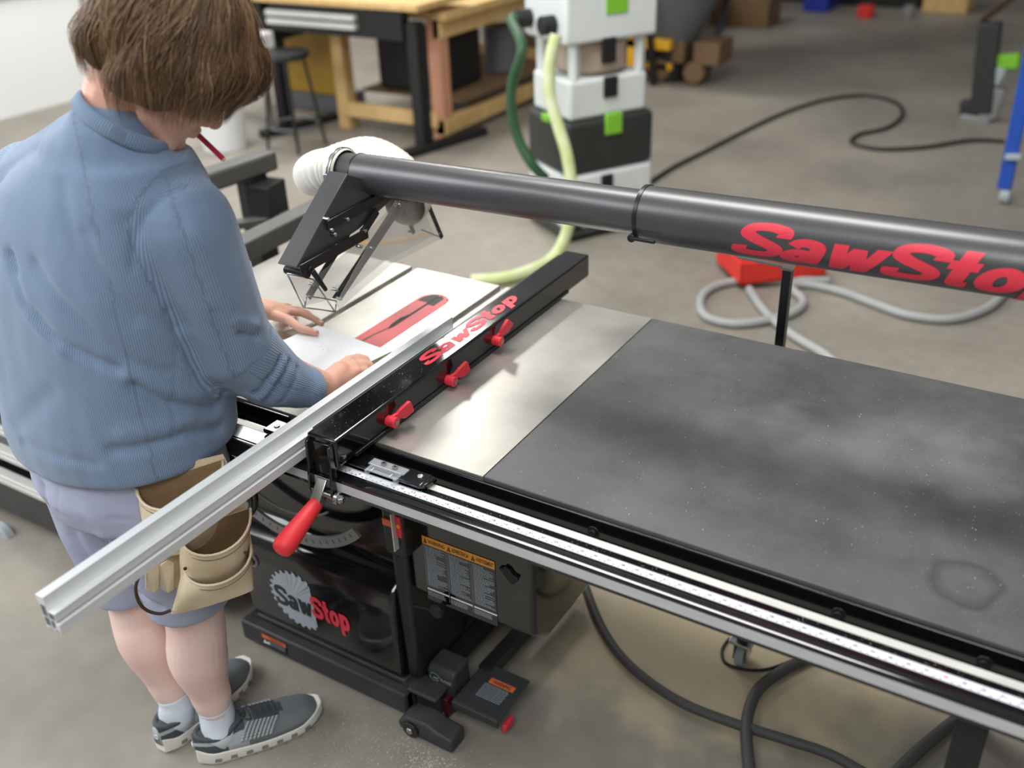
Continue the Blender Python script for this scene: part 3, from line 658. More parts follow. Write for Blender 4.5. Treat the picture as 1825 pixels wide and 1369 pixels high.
# ================================================================== ALUMINIUM EXTRUSION along the fence
ex = MB(); ey0, ey1 = -.668, .43
sec = [(.009, .932), (.027, .932), (.027, .905), (.043, .907), (.043, .8895), (.039, .8885), (.039, .8845), (.0465, .884), (.0465, .8665), (.030, .8665), (.030, .872), (.020, .872), (.020, .8665), (.009, .9175 - .045), (.012, .917)]
sec = [(.009, .932), (.027, .932), (.0275, .906), (.0435, .906), (.0435, .8905), (.0385, .8895), (.0385, .8855), (.0470, .885), (.0470, .8665), (.0300, .8665), (.0300, .8715), (.0190, .8715), (.0190, .8665), (.0110, .8665), (.0110, .918), (.009, .920)]
ex.prism(sec, 1, ey0, ey1)
# raised ribs along the faces
ex.box(.0272, .0282, ey0, ey1, .9065, .9080); ex.box(.0432, .0442, ey0, ey1, .9045, .9062)
# hollow chambers seen in the sawn end
ex.m = 1
for (xa, xb, za, zb) in ((.0135, .0250, .8935, .915), (.0135, .0250, .8745, .8905), (.0285, .0415, .8925, .9040), (.0285, .0365, .8745, .8890), (.0330, .0445, .8690, .8715)):
    ex.quad((xa, ey0 - .0003, za), (xb, ey0 - .0003, za), (xb, ey0 - .0003, zb), (xa, ey0 - .0003, zb))
tag(ex.build('aluminium_extrusion', ['aluminium', 'drum_grey'], None, bevel=.0004), 'long silver aluminium extrusion laid along the black fence, its near end overhanging the rail', 'aluminium extrusion')

# ================================================================== WHITE BOARD being marked
A_ = Vector((-.287, .312)); B_ = Vector((-.045, .285)); dR = Vector((-.030, -.150)); zb0, zb1 = T + .0008, T + .027
C_ = B_ + dR; D_ = A_ + dR
bd = MB(); P4 = [D_, C_, B_, A_]; lo = [(p.x, p.y, zb0) for p in P4]; hi = [(p.x, p.y, zb1) for p in P4]
bd.m = 0; bd.quad(*hi); bd.quad(*lo[::-1]); bd.m = 2; bd.quad(lo[0], lo[1], hi[1], hi[0]); bd.m = 1; bd.quad(lo[1], lo[2], hi[2], hi[1]); bd.quad(lo[2], lo[3], hi[3], hi[2]); bd.quad(lo[3], lo[0], hi[0], hi[3])
# pencil marks and the blue tape line along the front edge
nf = Vector((dR.normalized().x, dR.normalized().y, 0)) * .0006
def E(t, z): p = D_ + (C_ - D_) * t; return (p.x + nf.x, p.y + nf.y, z)
bd.m = 3; bd.quad(E(0, zb0), E(1, zb0), E(1, zb0 + .008), E(0, zb0 + .008))
bd.m = 4; bd.quad(E(0, zb0 + .008), E(1, zb0 + .008), E(1, zb0 + .0095), E(0, zb0 + .0095))
for t in (.36, .54, .70): bd.quad(E(t, zb0 + .008), E(t + .006, zb0 + .008), E(t + .006, zb1 - .001), E(t, zb1 - .001))
bo = bd.build('marked_board', ['board_white', 'board_edge', 'board_side', 'tape_blue', 'ink'], None, smooth=False)
tag(bo, 'white board with blue-taped edge and brown sawn end under the hands', 'board')
# faint scribbles
sb = MB(); r2 = random.Random(2); cen = (A_ + C_) / 2
for k in range(26):
    x = cen.x + r2.gauss(-.005, .016); y = cen.y + r2.gauss(.0, .009); a = r2.uniform(0, PI); l = r2.uniform(.002, .006)
    d = Vector((math.cos(a) * l, math.sin(a) * l)); n_ = Vector((-d.y, d.x)).normalized() * .0003
    sb.quad((x - n_.x, y - n_.y, zb1 + .0003), (x + d.x - n_.x, y + d.y - n_.y, zb1 + .0003), (x + d.x + n_.x, y + d.y + n_.y, zb1 + .0003), (x + n_.x, y + n_.y, zb1 + .0003))
sb.build('pencil_marks', 'outline_pale', bo, smooth=False)['kind'] = 'stuff'

# ================================================================== OVERARM DUST COLLECTION
arm = thing('dust_collection_arm', 'black overarm dust pipe with red lettering carrying the blade guard', 'dust arm', (.5, .41, 1.2))
PA = Vector((-.235, .41, 1.2495)); PB = Vector((1.75, .41, 1.2925)); pd = (PB - PA).normalized()
def PX(x): return PA + pd * ((x - PA.x) / pd.x)
def ringtube(mb, x0, x1, r, t=.002, seg=48):
    a, c = PX(x0), PX(x1); e1 = Vector((0, 1, 0)); e2 = pd.cross(e1).normalized()
    def rg(p, q): return [p + (e1 * math.cos(2 * PI * k / seg) + e2 * math.sin(2 * PI * k / seg)) * q for k in range(seg)]
    mb.rings([rg(a, r - t), rg(a, r), rg(c, r), rg(c, r - t)], cap=False, closed=True)
b = MB(); ringtube(b, -.185, .60, .0438); b.build('inner_pipe', 'pipe_black', arm, ang=30)
b = MB(); ringtube(b, -.245, -.18, .0415); b.build('pipe_sleeve', 'dusty_black_and_reflection', arm, ang=30)
b = MB(); ringtube(b, .512, 1.75, .0530); op = b.build('outer_pipe', 'pipe_black', arm, ang=30)
for xa, xb, ra in ((.509, .517, .0545), (-.187, -.184, .0447)): b = MB(); ringtube(b, xa, xb, ra); b.build('pipe_collar', 'satin_black', arm, ang=30)
b = MB(); e1 = Vector((0, 1, 0)); e2 = pd.cross(e1).normalized(); p = PX(.512) + Vector((0, -.050, -.030)); b.cyl(p, p + Vector((0, -.012, 0)), .008, 16); b.beam(p + Vector((0, -.010, 0)), p + Vector((.05, -.014, .002)), .006, .006); b.build('clamp_lever', 'satin_black', arm, bevel=.001)
b = MB()
def pmap(x, y, l):
    r = .0534 + l; a = y; p = PX(x); return p + (Vector((0, -1, 0)) * math.cos(a) + Vector((-pd.z, 0, pd.x)) * math.sin(a)) * r
outline_text(b, 'SawStop', lambda x, y, l: pmap(x, y, l), .703, 1.262, -1.06, .62, .085, .38, .012, 0); b.build('pipe_lettering', 'logo_red', op, smooth=False)
outl = None
# linkage that carries the guard, hanging from the pipe over the blade
GX = -.150
def G(u, v, x=GX): return W(u, v, 0, x)
def plate(mb, px, x, th): mb.prism([(G(u, v, x).y, G(u, v, x).z) for u, v in px], 0, x - th, x)
b = MB(); gp = [G(620, 311), G(529, 478)]; dd_ = (gp[1] - gp[0]); nn = Vector((0, dd_.z, -dd_.y)).normalized() * .003
b.box8([gp[0] + Vector((-.052, 0, 0)), gp[0], gp[1], gp[1] + Vector((-.052, 0, 0)), gp[0] + Vector((-.052, 0, 0)) + nn, gp[0] + nn, gp[1] + nn, gp[1] + Vector((-.052, 0, 0)) + nn])
plate(b, [(620, 311), (529, 478), (543, 474), (640, 408), (705, 350), (690, 330)], GX, .003); plate(b, [(620, 311), (529, 478), (543, 474), (640, 408), (700, 345)], GX - .049, .003)
b.build('guard_arm', 'pipe_black', arm, bevel=.001)
b = MB(); 
def bar(mb, u0, v0, u1, v1, x, w, th):
    p, q = G(u0, v0, x), G(u1, v1, x); mb.beam(p, q, th, w, up=(0, -(q - p).z, (q - p).y))
bar(b, 536, 482, 655, 415, GX + .008, .024, .006); b.build('lower_link', 'satin_black', arm, bevel=.002)
b = MB(); bar(b, 583, 403, 695, 342, GX + .004, .022, .005); b.build('upper_link', 'satin_black', arm, bevel=.002)
b = MB(); bar(b, 645, 418, 672, 375, GX + .006, .020, .006); b.build('short_link', 'satin_black', arm, bevel=.002)
b = MB(); bar(b, 604, 530, 716, 362, GX + .006, .020, .003)
p, q = G(604, 530, GX + .005), G(716, 362, GX + .005); n2 = Vector((0, (q - p).z, -(q - p).y)).normalized(); b.beam(p + n2 * .010 - Vector((.012, 0, 0)), q + n2 * .010 - Vector((.012, 0, 0)), .026, .003, up=n2); b.build('guard_strap', 'satin_black', arm, bevel=.001)
b = MB(); bar(b, 549, 530, 620, 415, GX - .045, .020, .003); p, q = G(549, 530, GX - .046), G(620, 415, GX - .046); b.build('guard_strap', 'dusty_black_and_reflection', arm, bevel=.001)
b = MB(); b.cyl(G(510, 480, GX - .052), G(549, 489, GX + .012), .010, 20); b.build('pivot_tube', 'satin_black', arm, bevel=.002)
b = MB(); p = G(556, 482, GX + .016); q = G(581, 517, GX + .022); b.cyl(p, q, .0065, 14, .0045); b.cyl(p - Vector((.02, 0, 0)), p, .008, 16); b.build('lock_lever', 'matte_black', arm, bevel=.001)
for (u, v) in ((585, 391), (620, 391), (592, 410), (597, 418), (651, 411), (643, 440), (663, 442), (712, 366), (600, 517), (607, 533), (558, 507)):
    p = G(u, v, GX + .012 if u != 558 else GX - .04); b = MB(); b.cyl(p - Vector((.012, 0, 0)), p + Vector((.002, 0, 0)), .0042, 10); b.m = 0; b.cyl(p + Vector((.001, 0, 0)), p + Vector((.004, 0, 0)), .0026, 6); b.build('guard_bolt', 'steel', arm, bevel=.0006)
# clear blade guard with its rear frame
GL = -.185; GR = -.125
b = MB(); poly = [(706, 357), (762, 358), (789, 424), (700, 470), (640, 520), (604, 552), (600, 540), (655, 440)]
plate(b, poly, GR, .0015); plate(b, [(u - 14, v - 4) for u, v in poly[1:5]] + [(585, 535), (545, 545), (514, 492), (558, 498), (640, 430), (700, 365)], GL + .0015, .0015); b.build('guard_shield', 'clear_plastic', arm)
b = MB(); bar(b, 708, 352, 762, 358, GR, .012, .003); bar(b, 761, 359, 788, 424, GR + .002, .012, .003); bar(b, 716, 368, 738, 416, GL, .012, .003); b.beam(G(708, 352, GR), G(700, 350, GL), .003, .012); b.beam(G(788, 424, GR), G(738, 416, GL) + Vector((0, .03, 0)), .003, .003); b.build('guard_frame', 'dusty_black_and_reflection', arm, bevel=.001)
b = MB()
for (a, c) in (((512, 488), (541, 548)), ((512, 488), (558, 498)), ((558, 498), (597, 556)), ((546, 528), (543, 549)), ((550, 528), (598, 536)), ((599, 535), (598, 556)), ((598, 556), (541, 548))):
    b.cyl(G(*a, GX + .01), G(*c, GX + .01), .0017, 8)
b.build('guard_wire', 'steel', arm, ang=180)
for (u, v) in ((712, 367), (761, 365), (784, 416), (735, 402), (731, 413)):
    p = G(u, v, GR + .004); b = MB(); b.cyl(p - Vector((.004, 0, 0)), p + Vector((.001, 0, 0)), .003, 8); b.build('frame_rivet', 'steel', arm)
# ribbed white hose from the pipe end down to the guard
ho = thing('ribbed_hose', 'white ribbed flexible hose looping from the end of the black overhead pipe', 'hose', (-.3, .5, 1.2))
def spline(P, n, closed=False):
    P = [Vector(p) for p in P]; out = []; K = len(P); rng_ = K if closed else K - 1
    for i in range(rng_):
        p0 = P[i - 1] if (i > 0 or closed) else P[0]; p1 = P[i]; p2 = P[(i + 1) % K]; p3 = P[(i + 2) % K] if (i + 2 < K or closed) else P[-1]
        for k in range(n):
            t = k / n; out.append(.5 * ((2 * p1) + (p2 - p0) * t + (2 * p0 - 5 * p1 + 4 * p2 - p3) * t * t + (3 * p1 - p0 - 3 * p2 + p3) * t ** 3))
    if not closed: out.append(P[-1])
    return out
HP = [PX(-.225), PX(-.262), W(572, 306, 1, .415), W(560, 312, 1, .47), W(575, 306, 1, .56), W(618, 288, 1, .60), W(662, 281, 1, .61), W(708, 306, 1, .60), W(735, 345, 1, .58), W(722, 368, 1, .52)]
pth = spline(HP, 14)
Ls = [0]
for a, c in zip(pth[:-1], pth[1:]): Ls.append(Ls[-1] + (c - a).length)
NN = 420; cs = []; idx = 0
for k in range(NN):
    s_ = Ls[-1] * k / (NN - 1)
    while idx < len(Ls) - 2 and Ls[idx + 1] < s_: idx += 1
    t = (s_ - Ls[idx]) / max(1e-9, Ls[idx + 1] - Ls[idx]); cs.append(pth[idx].lerp(pth[idx + 1], t))
rib = [.0475 + .0030 * abs(math.sin(PI * (Ls[-1] * k / (NN - 1)) / .0135)) for k in range(NN)]
b = MB(); b.tube(cs, rib, 28, cap=False); b.build('hose_wall', 'hose_white', ho, ang=180)
b = MB(); 
for dx in (-.232, -.240): 
    e = PX(dx); b.tube([e + (Vector((0, 1, 0)) * math.cos(t) + Vector((0, 0, 1)) * math.sin(t)) * .0515 for t in [2 * PI * k / 32 for k in range(32)]], .0022, 8, closed=True)
e = PX(-.236) + Vector((0, -.052, -.004)); b.box(e.x - .008, e.x + .008, e.y - .006, e.y + .004, e.z - .012, e.z + .012); b.build('hose_clamp', 'steel', ho, bevel=.001)
# ================================================================== PERSON
ps = thing('person', 'person in ribbed blue sweater and lilac-grey shorts leaning over the saw table', 'person', (-.31, -.2, 0))
PIT, YAW = math.radians(43), math.radians(47)
hz_ = Vector((math.sin(YAW), math.cos(YAW), 0)); ZZ = Vector((0, 0, 1))
hF = hz_ * math.cos(PIT) - ZZ * math.sin(PIT); hU = hz_ * math.sin(PIT) + ZZ * math.cos(PIT); hS = hF.cross(hU)
HC = WD(299, 106, 1.78)
HM = Matrix((hF, hS, hU)).transposed()
def HP_(f, s, u): return HC + hF * f + hS * s + hU * u
shR = W(325, 400, 1, -.20); shL = W(58, 330, 1, -.17)
elR = W(405, 628, 1, -.14); wrR = W(580, 686, 2, .905); elL = Vector((-.53, .0, 1.14)); wrL = W(446, 543, 2, .930)
neckB = Vector((-.205, -.215, 1.455)); neckT = HP_(-.035, 0, -.075)
pel = Vector((-.33, -.22, .90))
knR = W(345, 1088, 1, -.235); knL = W(242, 1060, 1, -.245)
anR = W(386, 1268, 2, .105); anL = W(316, 1250, 2, .105)
caR = W(352, 1165, 1, (knR.y + anR.y) / 2 - .012); caL = W(262, 1135, 1, (knL.y + anL.y) / 2 - .012)
def footdir(a, b): a = Vector(a); b = Vector(b); return a, (b - a).normalized(), (b - a).length
hR = W(352, 1356, 2, 0); tR = W(566, 1268, 2, 0); hL_ = W(288, 1342, 2, 0); tL = W(440, 1196, 2, 0)
body = MB()
# head
body.sph(HP_(0, 0, .02), (.095, .075, .098), 24, 16, HM); body.sph(HP_(.038, 0, -.035), (.060, .058, .082), 24, 16, HM)
body.sph(HP_(.042, 0, -.085), (.050, .048, .040), 20, 12, HM); body.sph(HP_(.078, 0, -.108), .020, 16, 10)
body.cap_(HP_(.094, 0, .004), .009, HP_(.112, 0, -.040), .0135); body.sph(HP_(.102, .011, -.046), .009); body.sph(HP_(.102, -.011, -.046), .009)
for s_ in (-1, 1):
    body.cap_(HP_(.087, .012 * s_, .014), .010, HP_(.078, .045 * s_, .010), .009); body.sph(HP_(.062, .040 * s_, -.042), .027)
    body.sph(HP_(-.008, .078 * s_, -.018), (.021, .008, .033), 14, 10, HM); body.cap_(HP_(.02, .05 * s_, -.075), .022, HP_(.07, .02 * s_, -.108), .018)
body.sph(HP_(.095, 0, -.067), (.010, .022, .006), 16, 10, HM); body.sph(HP_(.094, 0, -.078), (.010, .019, .007), 16, 10, HM)
body.cap_(neckT, .056, neckB, .062)
# trunk and limbs under the clothes
body.sph(Vector((-.27, -.215, 1.28)), (.155, .105, .17), 24, 16); body.sph(Vector((-.30, -.22, 1.06)), (.14, .10, .14), 24, 16); body.sph(pel, (.165, .115, .12), 24, 16)
body.cap_(neckB, .062, shR + Vector((-.04, 0, -.02)), .05); body.cap_(neckB, .062, shL + Vector((.04, 0, -.02)), .05)
for sh, el, wr in ((shR, elR, wrR), (shL, elL, wrL)):
    body.cap_(sh, .055, el, .042); m_ = el.lerp(wr, .3); body.cap_(el, .042, m_, .041); body.cap_(m_, .041, wr, .0265)
def limb(P, R, n=10):
    Q_ = spline(P, n); K = len(P) - 1; rr = []
    for i in range(len(Q_)):
        t = i / n; k = min(int(t), K - 1); f = t - k; f = f * f * (3 - 2 * f); rr.append(R[k] + (R[k + 1] - R[k]) * f)
    body.tube(Q_, rr, 24)
for kn, ca, an, hip in ((knR, caR, anR, pel + Vector((.085, 0, -.05))), (knL, caL, anL, pel + Vector((-.085, 0, -.05)))):
    limb([hip, kn, ca, ca.lerp(an, .62), an, an - Vector((0, 0, .02))], [.088, .064, .0665, .047, .0375, .036])
for h, t, an in ((hR, tR, anR), (hL_, tL, anL)):
    d = (t - h).normalized(); body.cap_(Vector((h.x, h.y, .045)) + d * .05, .026, Vector((h.x, h.y, .034)) + d * .22, .014); body.cap_(an, .033, Vector((h.x, h.y, .05)) + d * .065, .028)
# hands
def H(u, v, z): return W(u, v, 2, z)
def finger(pts, r0, r1):
    n = len(pts) - 1
    for i in range(n):
        ra = r0 + (r1 - r0) * i / n; rb = r0 + (r1 - r0) * (i + 1) / n; body.cap_(pts[i], ra, pts[i + 1], rb, 12)
# right hand, closed over the near right corner of the board
pr = H(606, 664, .909)
for q in (H(621, 643, .914), H(630, 651, .909), H(634, 661, .902), H(630, 670, .894)): body.cap_(wrR, .023, q, .0125, 12)
body.cap_(wrR, .0265, pr, .024)
finger([H(619, 643, .914), H(637, 637, .910), H(652, 640, .900), H(656, 648, .890)], .0105, .0080)
finger([H(629, 652, .908), H(647, 648, .903), H(660, 651, .893), H(657, 659, .884)], .0105, .0082)
finger([H(633, 662, .901), H(650, 660, .893), H(655, 665, .884), H(648, 669, .879)], .0100, .0078)
finger([H(629, 671, .893), H(640, 672, .884), H(640, 677, .878)], .0092, .0072)
finger([H(592, 672, .905), H(598, 655, .900), H(610, 648, .899)], .0125, .0090)
# left hand, thumb on the board and fingers beyond it
pl = H(480, 555, .912)
for q in (H(511, 553, .905), H(505, 549, .905), H(498, 548, .902), H(508, 562, .900)): body.cap_(wrL, .024, q, .0120, 12)
body.cap_(wrL, .0265, pl, .022)
finger([H(508, 554, .906), H(538, 558, .898), H(560, 568, .886), H(573, 577, .876)], .0108, .0078)
finger([H(500, 549, .904), H(528, 552, .896), H(548, 559, .884), H(556, 567, .875)], .0105, .0080)
finger([H(494, 546, .900), H(512, 546, .890), H(524, 552, .878), H(526, 558, .874)], .0100, .0080)
finger([H(488, 548, .895), H(500, 550, .884), H(508, 556, .874)], .0092, .0075)
finger([H(488, 562, .906), H(514, 570, .905), H(536, 586, .902), H(563, 593, .8985)], .0140, .0088)
me = remesh(body, .0034, 5, .5)
co = coords(me); z = co[:, 2]
bodyo = finish(me, 'body', ['skin', 'skin_pale'], ps)
mi = np.zeros(len(me.polygons), 'i'); cen_ = np.empty(len(me.polygons) * 3, 'f'); me.polygons.foreach_get('center', cen_); cen_ = cen_.reshape(-1, 3); mi[cen_[:, 2] < .8] = 1; me.polygons.foreach_set('material_index', mi)
# eyes and lips
for s_ in (-1, 1):
    e = MB(); e.sph(HP_(.082, .030 * s_, -.006), .0125, 14, 10); e.m = 1; e.sph(HP_(.0905, .030 * s_, -.008), .0055, 10, 8); e.build('eye', ['tape_white', 'seam_dark'], ps, ang=180)
# nails on the visible digits
for (a, c) in (((563, 593, .8985), (536, 586, .902)), ((573, 577, .876), (560, 568, .886))):
    p, q = H(*a), H(*c); d = (p - q).normalized(); n = MB(); T3 = d.to_track_quat('X', 'Z').to_matrix(); n.sph(p + Vector((0, 0, .0068)) + d * .001, (.0062, .005, .0016), 12, 8, T3); n.build('fingernail', 'skin_pale', ps, ang=180)

# sweater
def ell(c, a, b, tilt=0, n=36, sq=1.0):
    out = []
    for k in range(n):
        t = 2 * PI * k / n; cx, sx = math.cos(t), math.sin(t)
        x = a * math.copysign(abs(cx) ** sq, cx); y = b * math.copysign(abs(sx) ** sq, sx)
        out.append(Vector((c[0] + x, c[1] + y, c[2] + tilt * x)))
    return out
sw = MB()
hem = W(212, 815, 1, -.225)
R = []
for (u, v, y, a, b_, tl) in ((226, 778, -.225, .234, .182, .05), (225, 770, -.225, .240, .190, .05), (216, 730, -.225, .240, .196, .02), (208, 660, -.22, .238, .194, 0), (194, 560, -.215, .242, .186, 0), (182, 460, -.21, .246, .178, 0), (182, 380, -.205, .236, .160, 0), (188, 320, -.205, .200, .138, 0), (200, 270, -.208, .140, .110, 0)):
    c = W(u, v, 1, y); R.append(ell(c, a, b_, tl, sq=.88))
sw.rings(R)
sw.cap_(W(325, 398, 1, -.20), .087, W(366, 505, 1, -.175), .084); sw.cap_(W(366, 505, 1, -.175), .084, W(408, 608, 1, -.14), .079)
sw.cap_(W(408, 608, 1, -.14), .080, W(478, 668, 1, -.06), .067); sw.cap_(W(478, 668, 1, -.06), .067, W(530, 688, 1, .0), .0475); sw.cap_(W(530, 688, 1, .0), .0475, W(546, 690, 1, .015), .0435)
sw.cap_(shL, .084, elL, .072); sw.cap_(elL, .072, elL.lerp(wrL, .72), .048)
cN = W(214, 236, 1, -.212); cNd = ((neckT - cN).normalized() + Vector((.34, .26, .0))).normalized()
sw.cap_(cN - cNd * .035, .083, shR + Vector((-.02, 0, .005)), .082); sw.cap_(cN - cNd * .035, .083, shL + Vector((.02, 0, 0)), .082)
sw.cap_(W(196, 320, 1, -.21), .12, cN - cNd * .02, .084)
me = remesh(sw, .0065, 10, .6)
def bvh_of(me): return BVHTree.FromPolygons([v.co[:] for v in me.vertices], [tuple(p.vertices) for p in me.polygons])
def onm(bv, pts):
    out = []
    for u, v in pts:
        h = bv.ray_cast(CPOS, ray(u, v)); out.append(h[0] if h[0] is not None else None)
    return [p for p in out if p is not None]
bv = bvh_of(me)
P = coords(me).astype('f8'); N = normals(me)
disp = np.zeros(len(P))
folds = [([(15, 455), (45, 540), (95, 600), (160, 640), (210, 660)], -.011, .011), ([(60, 470), (110, 540), (170, 600), (240, 650), (300, 665)], -.006, .011),
         ([(30, 500), (60, 570), (110, 620)], .006, .014), ([(110, 330), (135, 440), (180, 520), (240, 570)], -.004, .014), ([(150, 420), (190, 500), (250, 560), (305, 590)], -.005, .012),
         ([(225, 395), (245, 470), (290, 520), (330, 580)], -.006, .014),
         ([(240, 690), (290, 720), (350, 728), (388, 726)], -.013, .012), ([(225, 665), (280, 690), (330, 700), (388, 700)], .006, .014), ([(200, 805), (270, 795), (330, 775), (395, 765)], -.011, .012), ([(220, 775), (280, 765), (340, 745)], .006, .018),
         ([(40, 790), (110, 815), (170, 830)], -.005, .012), ([(30, 760), (90, 700)], -.004, .02),
         ([(235, 480), (238, 430), (258, 385), (292, 350), (335, 333)], -.0045, .005), ([(312, 590), (315, 650), (308, 720), (312, 770)], -.003, .004),
         ([(430, 595), (458, 600), (488, 585)], -.010, .008), ([(420, 570), (455, 580), (480, 565)], .006, .010),
         ([(452, 705), (478, 675), (500, 640), (512, 610)], -.009, .006), ([(470, 715), (498, 680), (518, 645)], -.009, .006), ([(462, 712), (486, 680), (506, 642)], .006, .006), ([(500, 718), (520, 690), (532, 655)], -.006, .006),
         ([(385, 560), (420, 640), (440, 700)], -.005, .012), ([(345, 420), (385, 500), (420, 560)], .004, .02), ([(300, 560), (350, 640), (400, 700)], -.006, .012)]
for pts, amp, w in folds:
    L_ = onm(bv, pts)
    if len(L_) > 1: d = polydist(P, [tuple(p) for p in L_]); disp += amp * np.exp(-(d / w) ** 2)
for i in range(len(P)):
    p = P[i]; disp[i] += .004 * noise.noise(Vector((p[0] * 7, p[1] * 7, p[2] * 5))) + .0018 * noise.noise(Vector((p[0] * 22, p[1] * 22, p[2] * 12)))
# ribbed neckline, cuff and hem bands
setco(me, P + N * disp[:, None])
weave = np.zeros((len(P), 3))
def around(P, a, b_, rad, off):
    a = np.array(a); b_ = np.array(b_); d = b_ - a; L_ = np.linalg.norm(d); d = d / L_; t = (P - a) @ d
    r_ = np.array((.77, -.63, 0.)); r_ = -(r_ - d * (r_ @ d)); r_ /= np.linalg.norm(r_); s_ = np.cross(d, r_); q_ = P - a - t[:, None] * d
    ang = np.arctan2(q_ @ s_, q_ @ r_); return np.stack([(ang) * rad, t, np.zeros(len(P))], 1), np.linalg.norm(q_, axis=1), t
tw, _, _ = around(P, (-.28, -.20, .8), (-.27, -.20, 1.4), .23, 0)
weave[:] = tw
eR1 = W(400, 615, 1, -.14)
ua, da, ta = around(P, shR, eR1, .085, 0); ub, db, tb_ = around(P, eR1, wrR, .068, 0)
seg1 = (polydist(P, [tuple(shR), tuple(eR1)]) < .104) & (P[:, 0] > shR.x - .028 - .30 * (shR.z - P[:, 2])) & (ta > -.2); seg2 = (polydist(P, [tuple(eR1), tuple(wrR)]) < .09) & (tb_ > 0)
ub[:, 1] += ta.max() * 0; weave[seg1] = ua[seg1]; weave[seg2 & ~((da < .095) & (ta < (eR1 - shR).length * .92))] = ub[seg2 & ~((da < .095) & (ta < (eR1 - shR).length * .92))]
sweater = finish(me, 'sweater', 'knit', ps); at_ = me.attributes.new('weave', 'FLOAT_VECTOR', 'POINT'); at_.data.foreach_set('vector', weave.astype('f').ravel())
b = MB(); ncx = cN + cNd * .026; nd = cNd; T3 = nd.to_track_quat('Z', 'Y').to_matrix()
b.lathe([(.080, -.020), (.0850, -.012), (.0815, .004), (.077, .008), (.074, .004), (.074, -.020)], ncx, T3, 48); co_ = b.build('collar', 'knit', ps, ang=180); at_ = co_.data.attributes.new('weave', 'FLOAT_VECTOR', 'POINT'); at_.data.foreach_set('vector', [c for v in co_.data.vertices for c in (math.atan2((v.co - ncx).dot(T3 @ Vector((0, 1, 0))), (v.co - ncx).dot(T3 @ Vector((1, 0, 0)))) * .08, (v.co - ncx).dot(nd), 0)])

# shorts
sh = MB()
sh.rings([ell((-.33, -.222, 1.0), .165, .14), ell((-.335, -.222, .90), .205, .175), ell((-.335, -.228, .80), .215, .180), ell((-.325, -.230, .74), .205, .165)])
for kn, dx, px in ((knR, .088, (343, 1085)), (knL, -.088, (246, 1052))):
    top = Vector((-.33 + dx, -.222, .86)); mid = top.lerp(kn, .5); e = kn + Vector((0, 0, .03)); 
    R = [ell(top + Vector((-.01, 0, -.05)), .118, .150), ell(mid + Vector((-.008, 0, 0)), .108, .124), ell(e + Vector((0, 0, .05)), .090, .098), ell(e + Vector((0, 0, .0)), .088, .096)]; sh.rings(R)
me = remesh(sh, .007, 8, .6); P = coords(me).astype('f8'); N = normals(me); disp = np.zeros(len(P)); bv = bvh_of(me)
for pts, amp, w in (([(105, 870), (107, 915), (200, 925), (235, 928)], -.003, .004), ([(75, 870), (130, 960), (165, 1010)], -.008, .012), ([(150, 880), (190, 950), (200, 1000)], .006, .02), ([(110, 930), (180, 985)], -.006, .012), ([(250, 1060), (285, 1085)], -.008, .01)):
    L_ = onm(bv, pts)
    if len(L_) > 1: d = polydist(P, [tuple(p) for p in L_]); disp += amp * np.exp(-(d / w) ** 2)
for i in range(len(P)): p = P[i]; disp[i] += .006 * noise.noise(Vector((p[0] * 9, p[1] * 9, p[2] * 7)))
setco(me, P + N * disp[:, None]); finish(me, 'shorts', 'shorts', ps)

# socks and shoes
for an, h, t, ca in ((anR, hR, tR, caR), (anL, hL_, tL, caL)):
    b = MB(); d = (t - h).normalized(); ax = (ca.lerp(an, .6) - an)
    b.tube([Vector((h.x, h.y, .040)) + d * .070, Vector((h.x, h.y, .07)) + d * .066, an + ax * .0, an + ax * .30, an + ax * .42], [.040, .0425, .0415, .0408, .043], 28)
    b.tube([an + ax * .42, an + ax * .47], [.0432, .0418], 28); b.build('sock', 'sock', ps, ang=180)
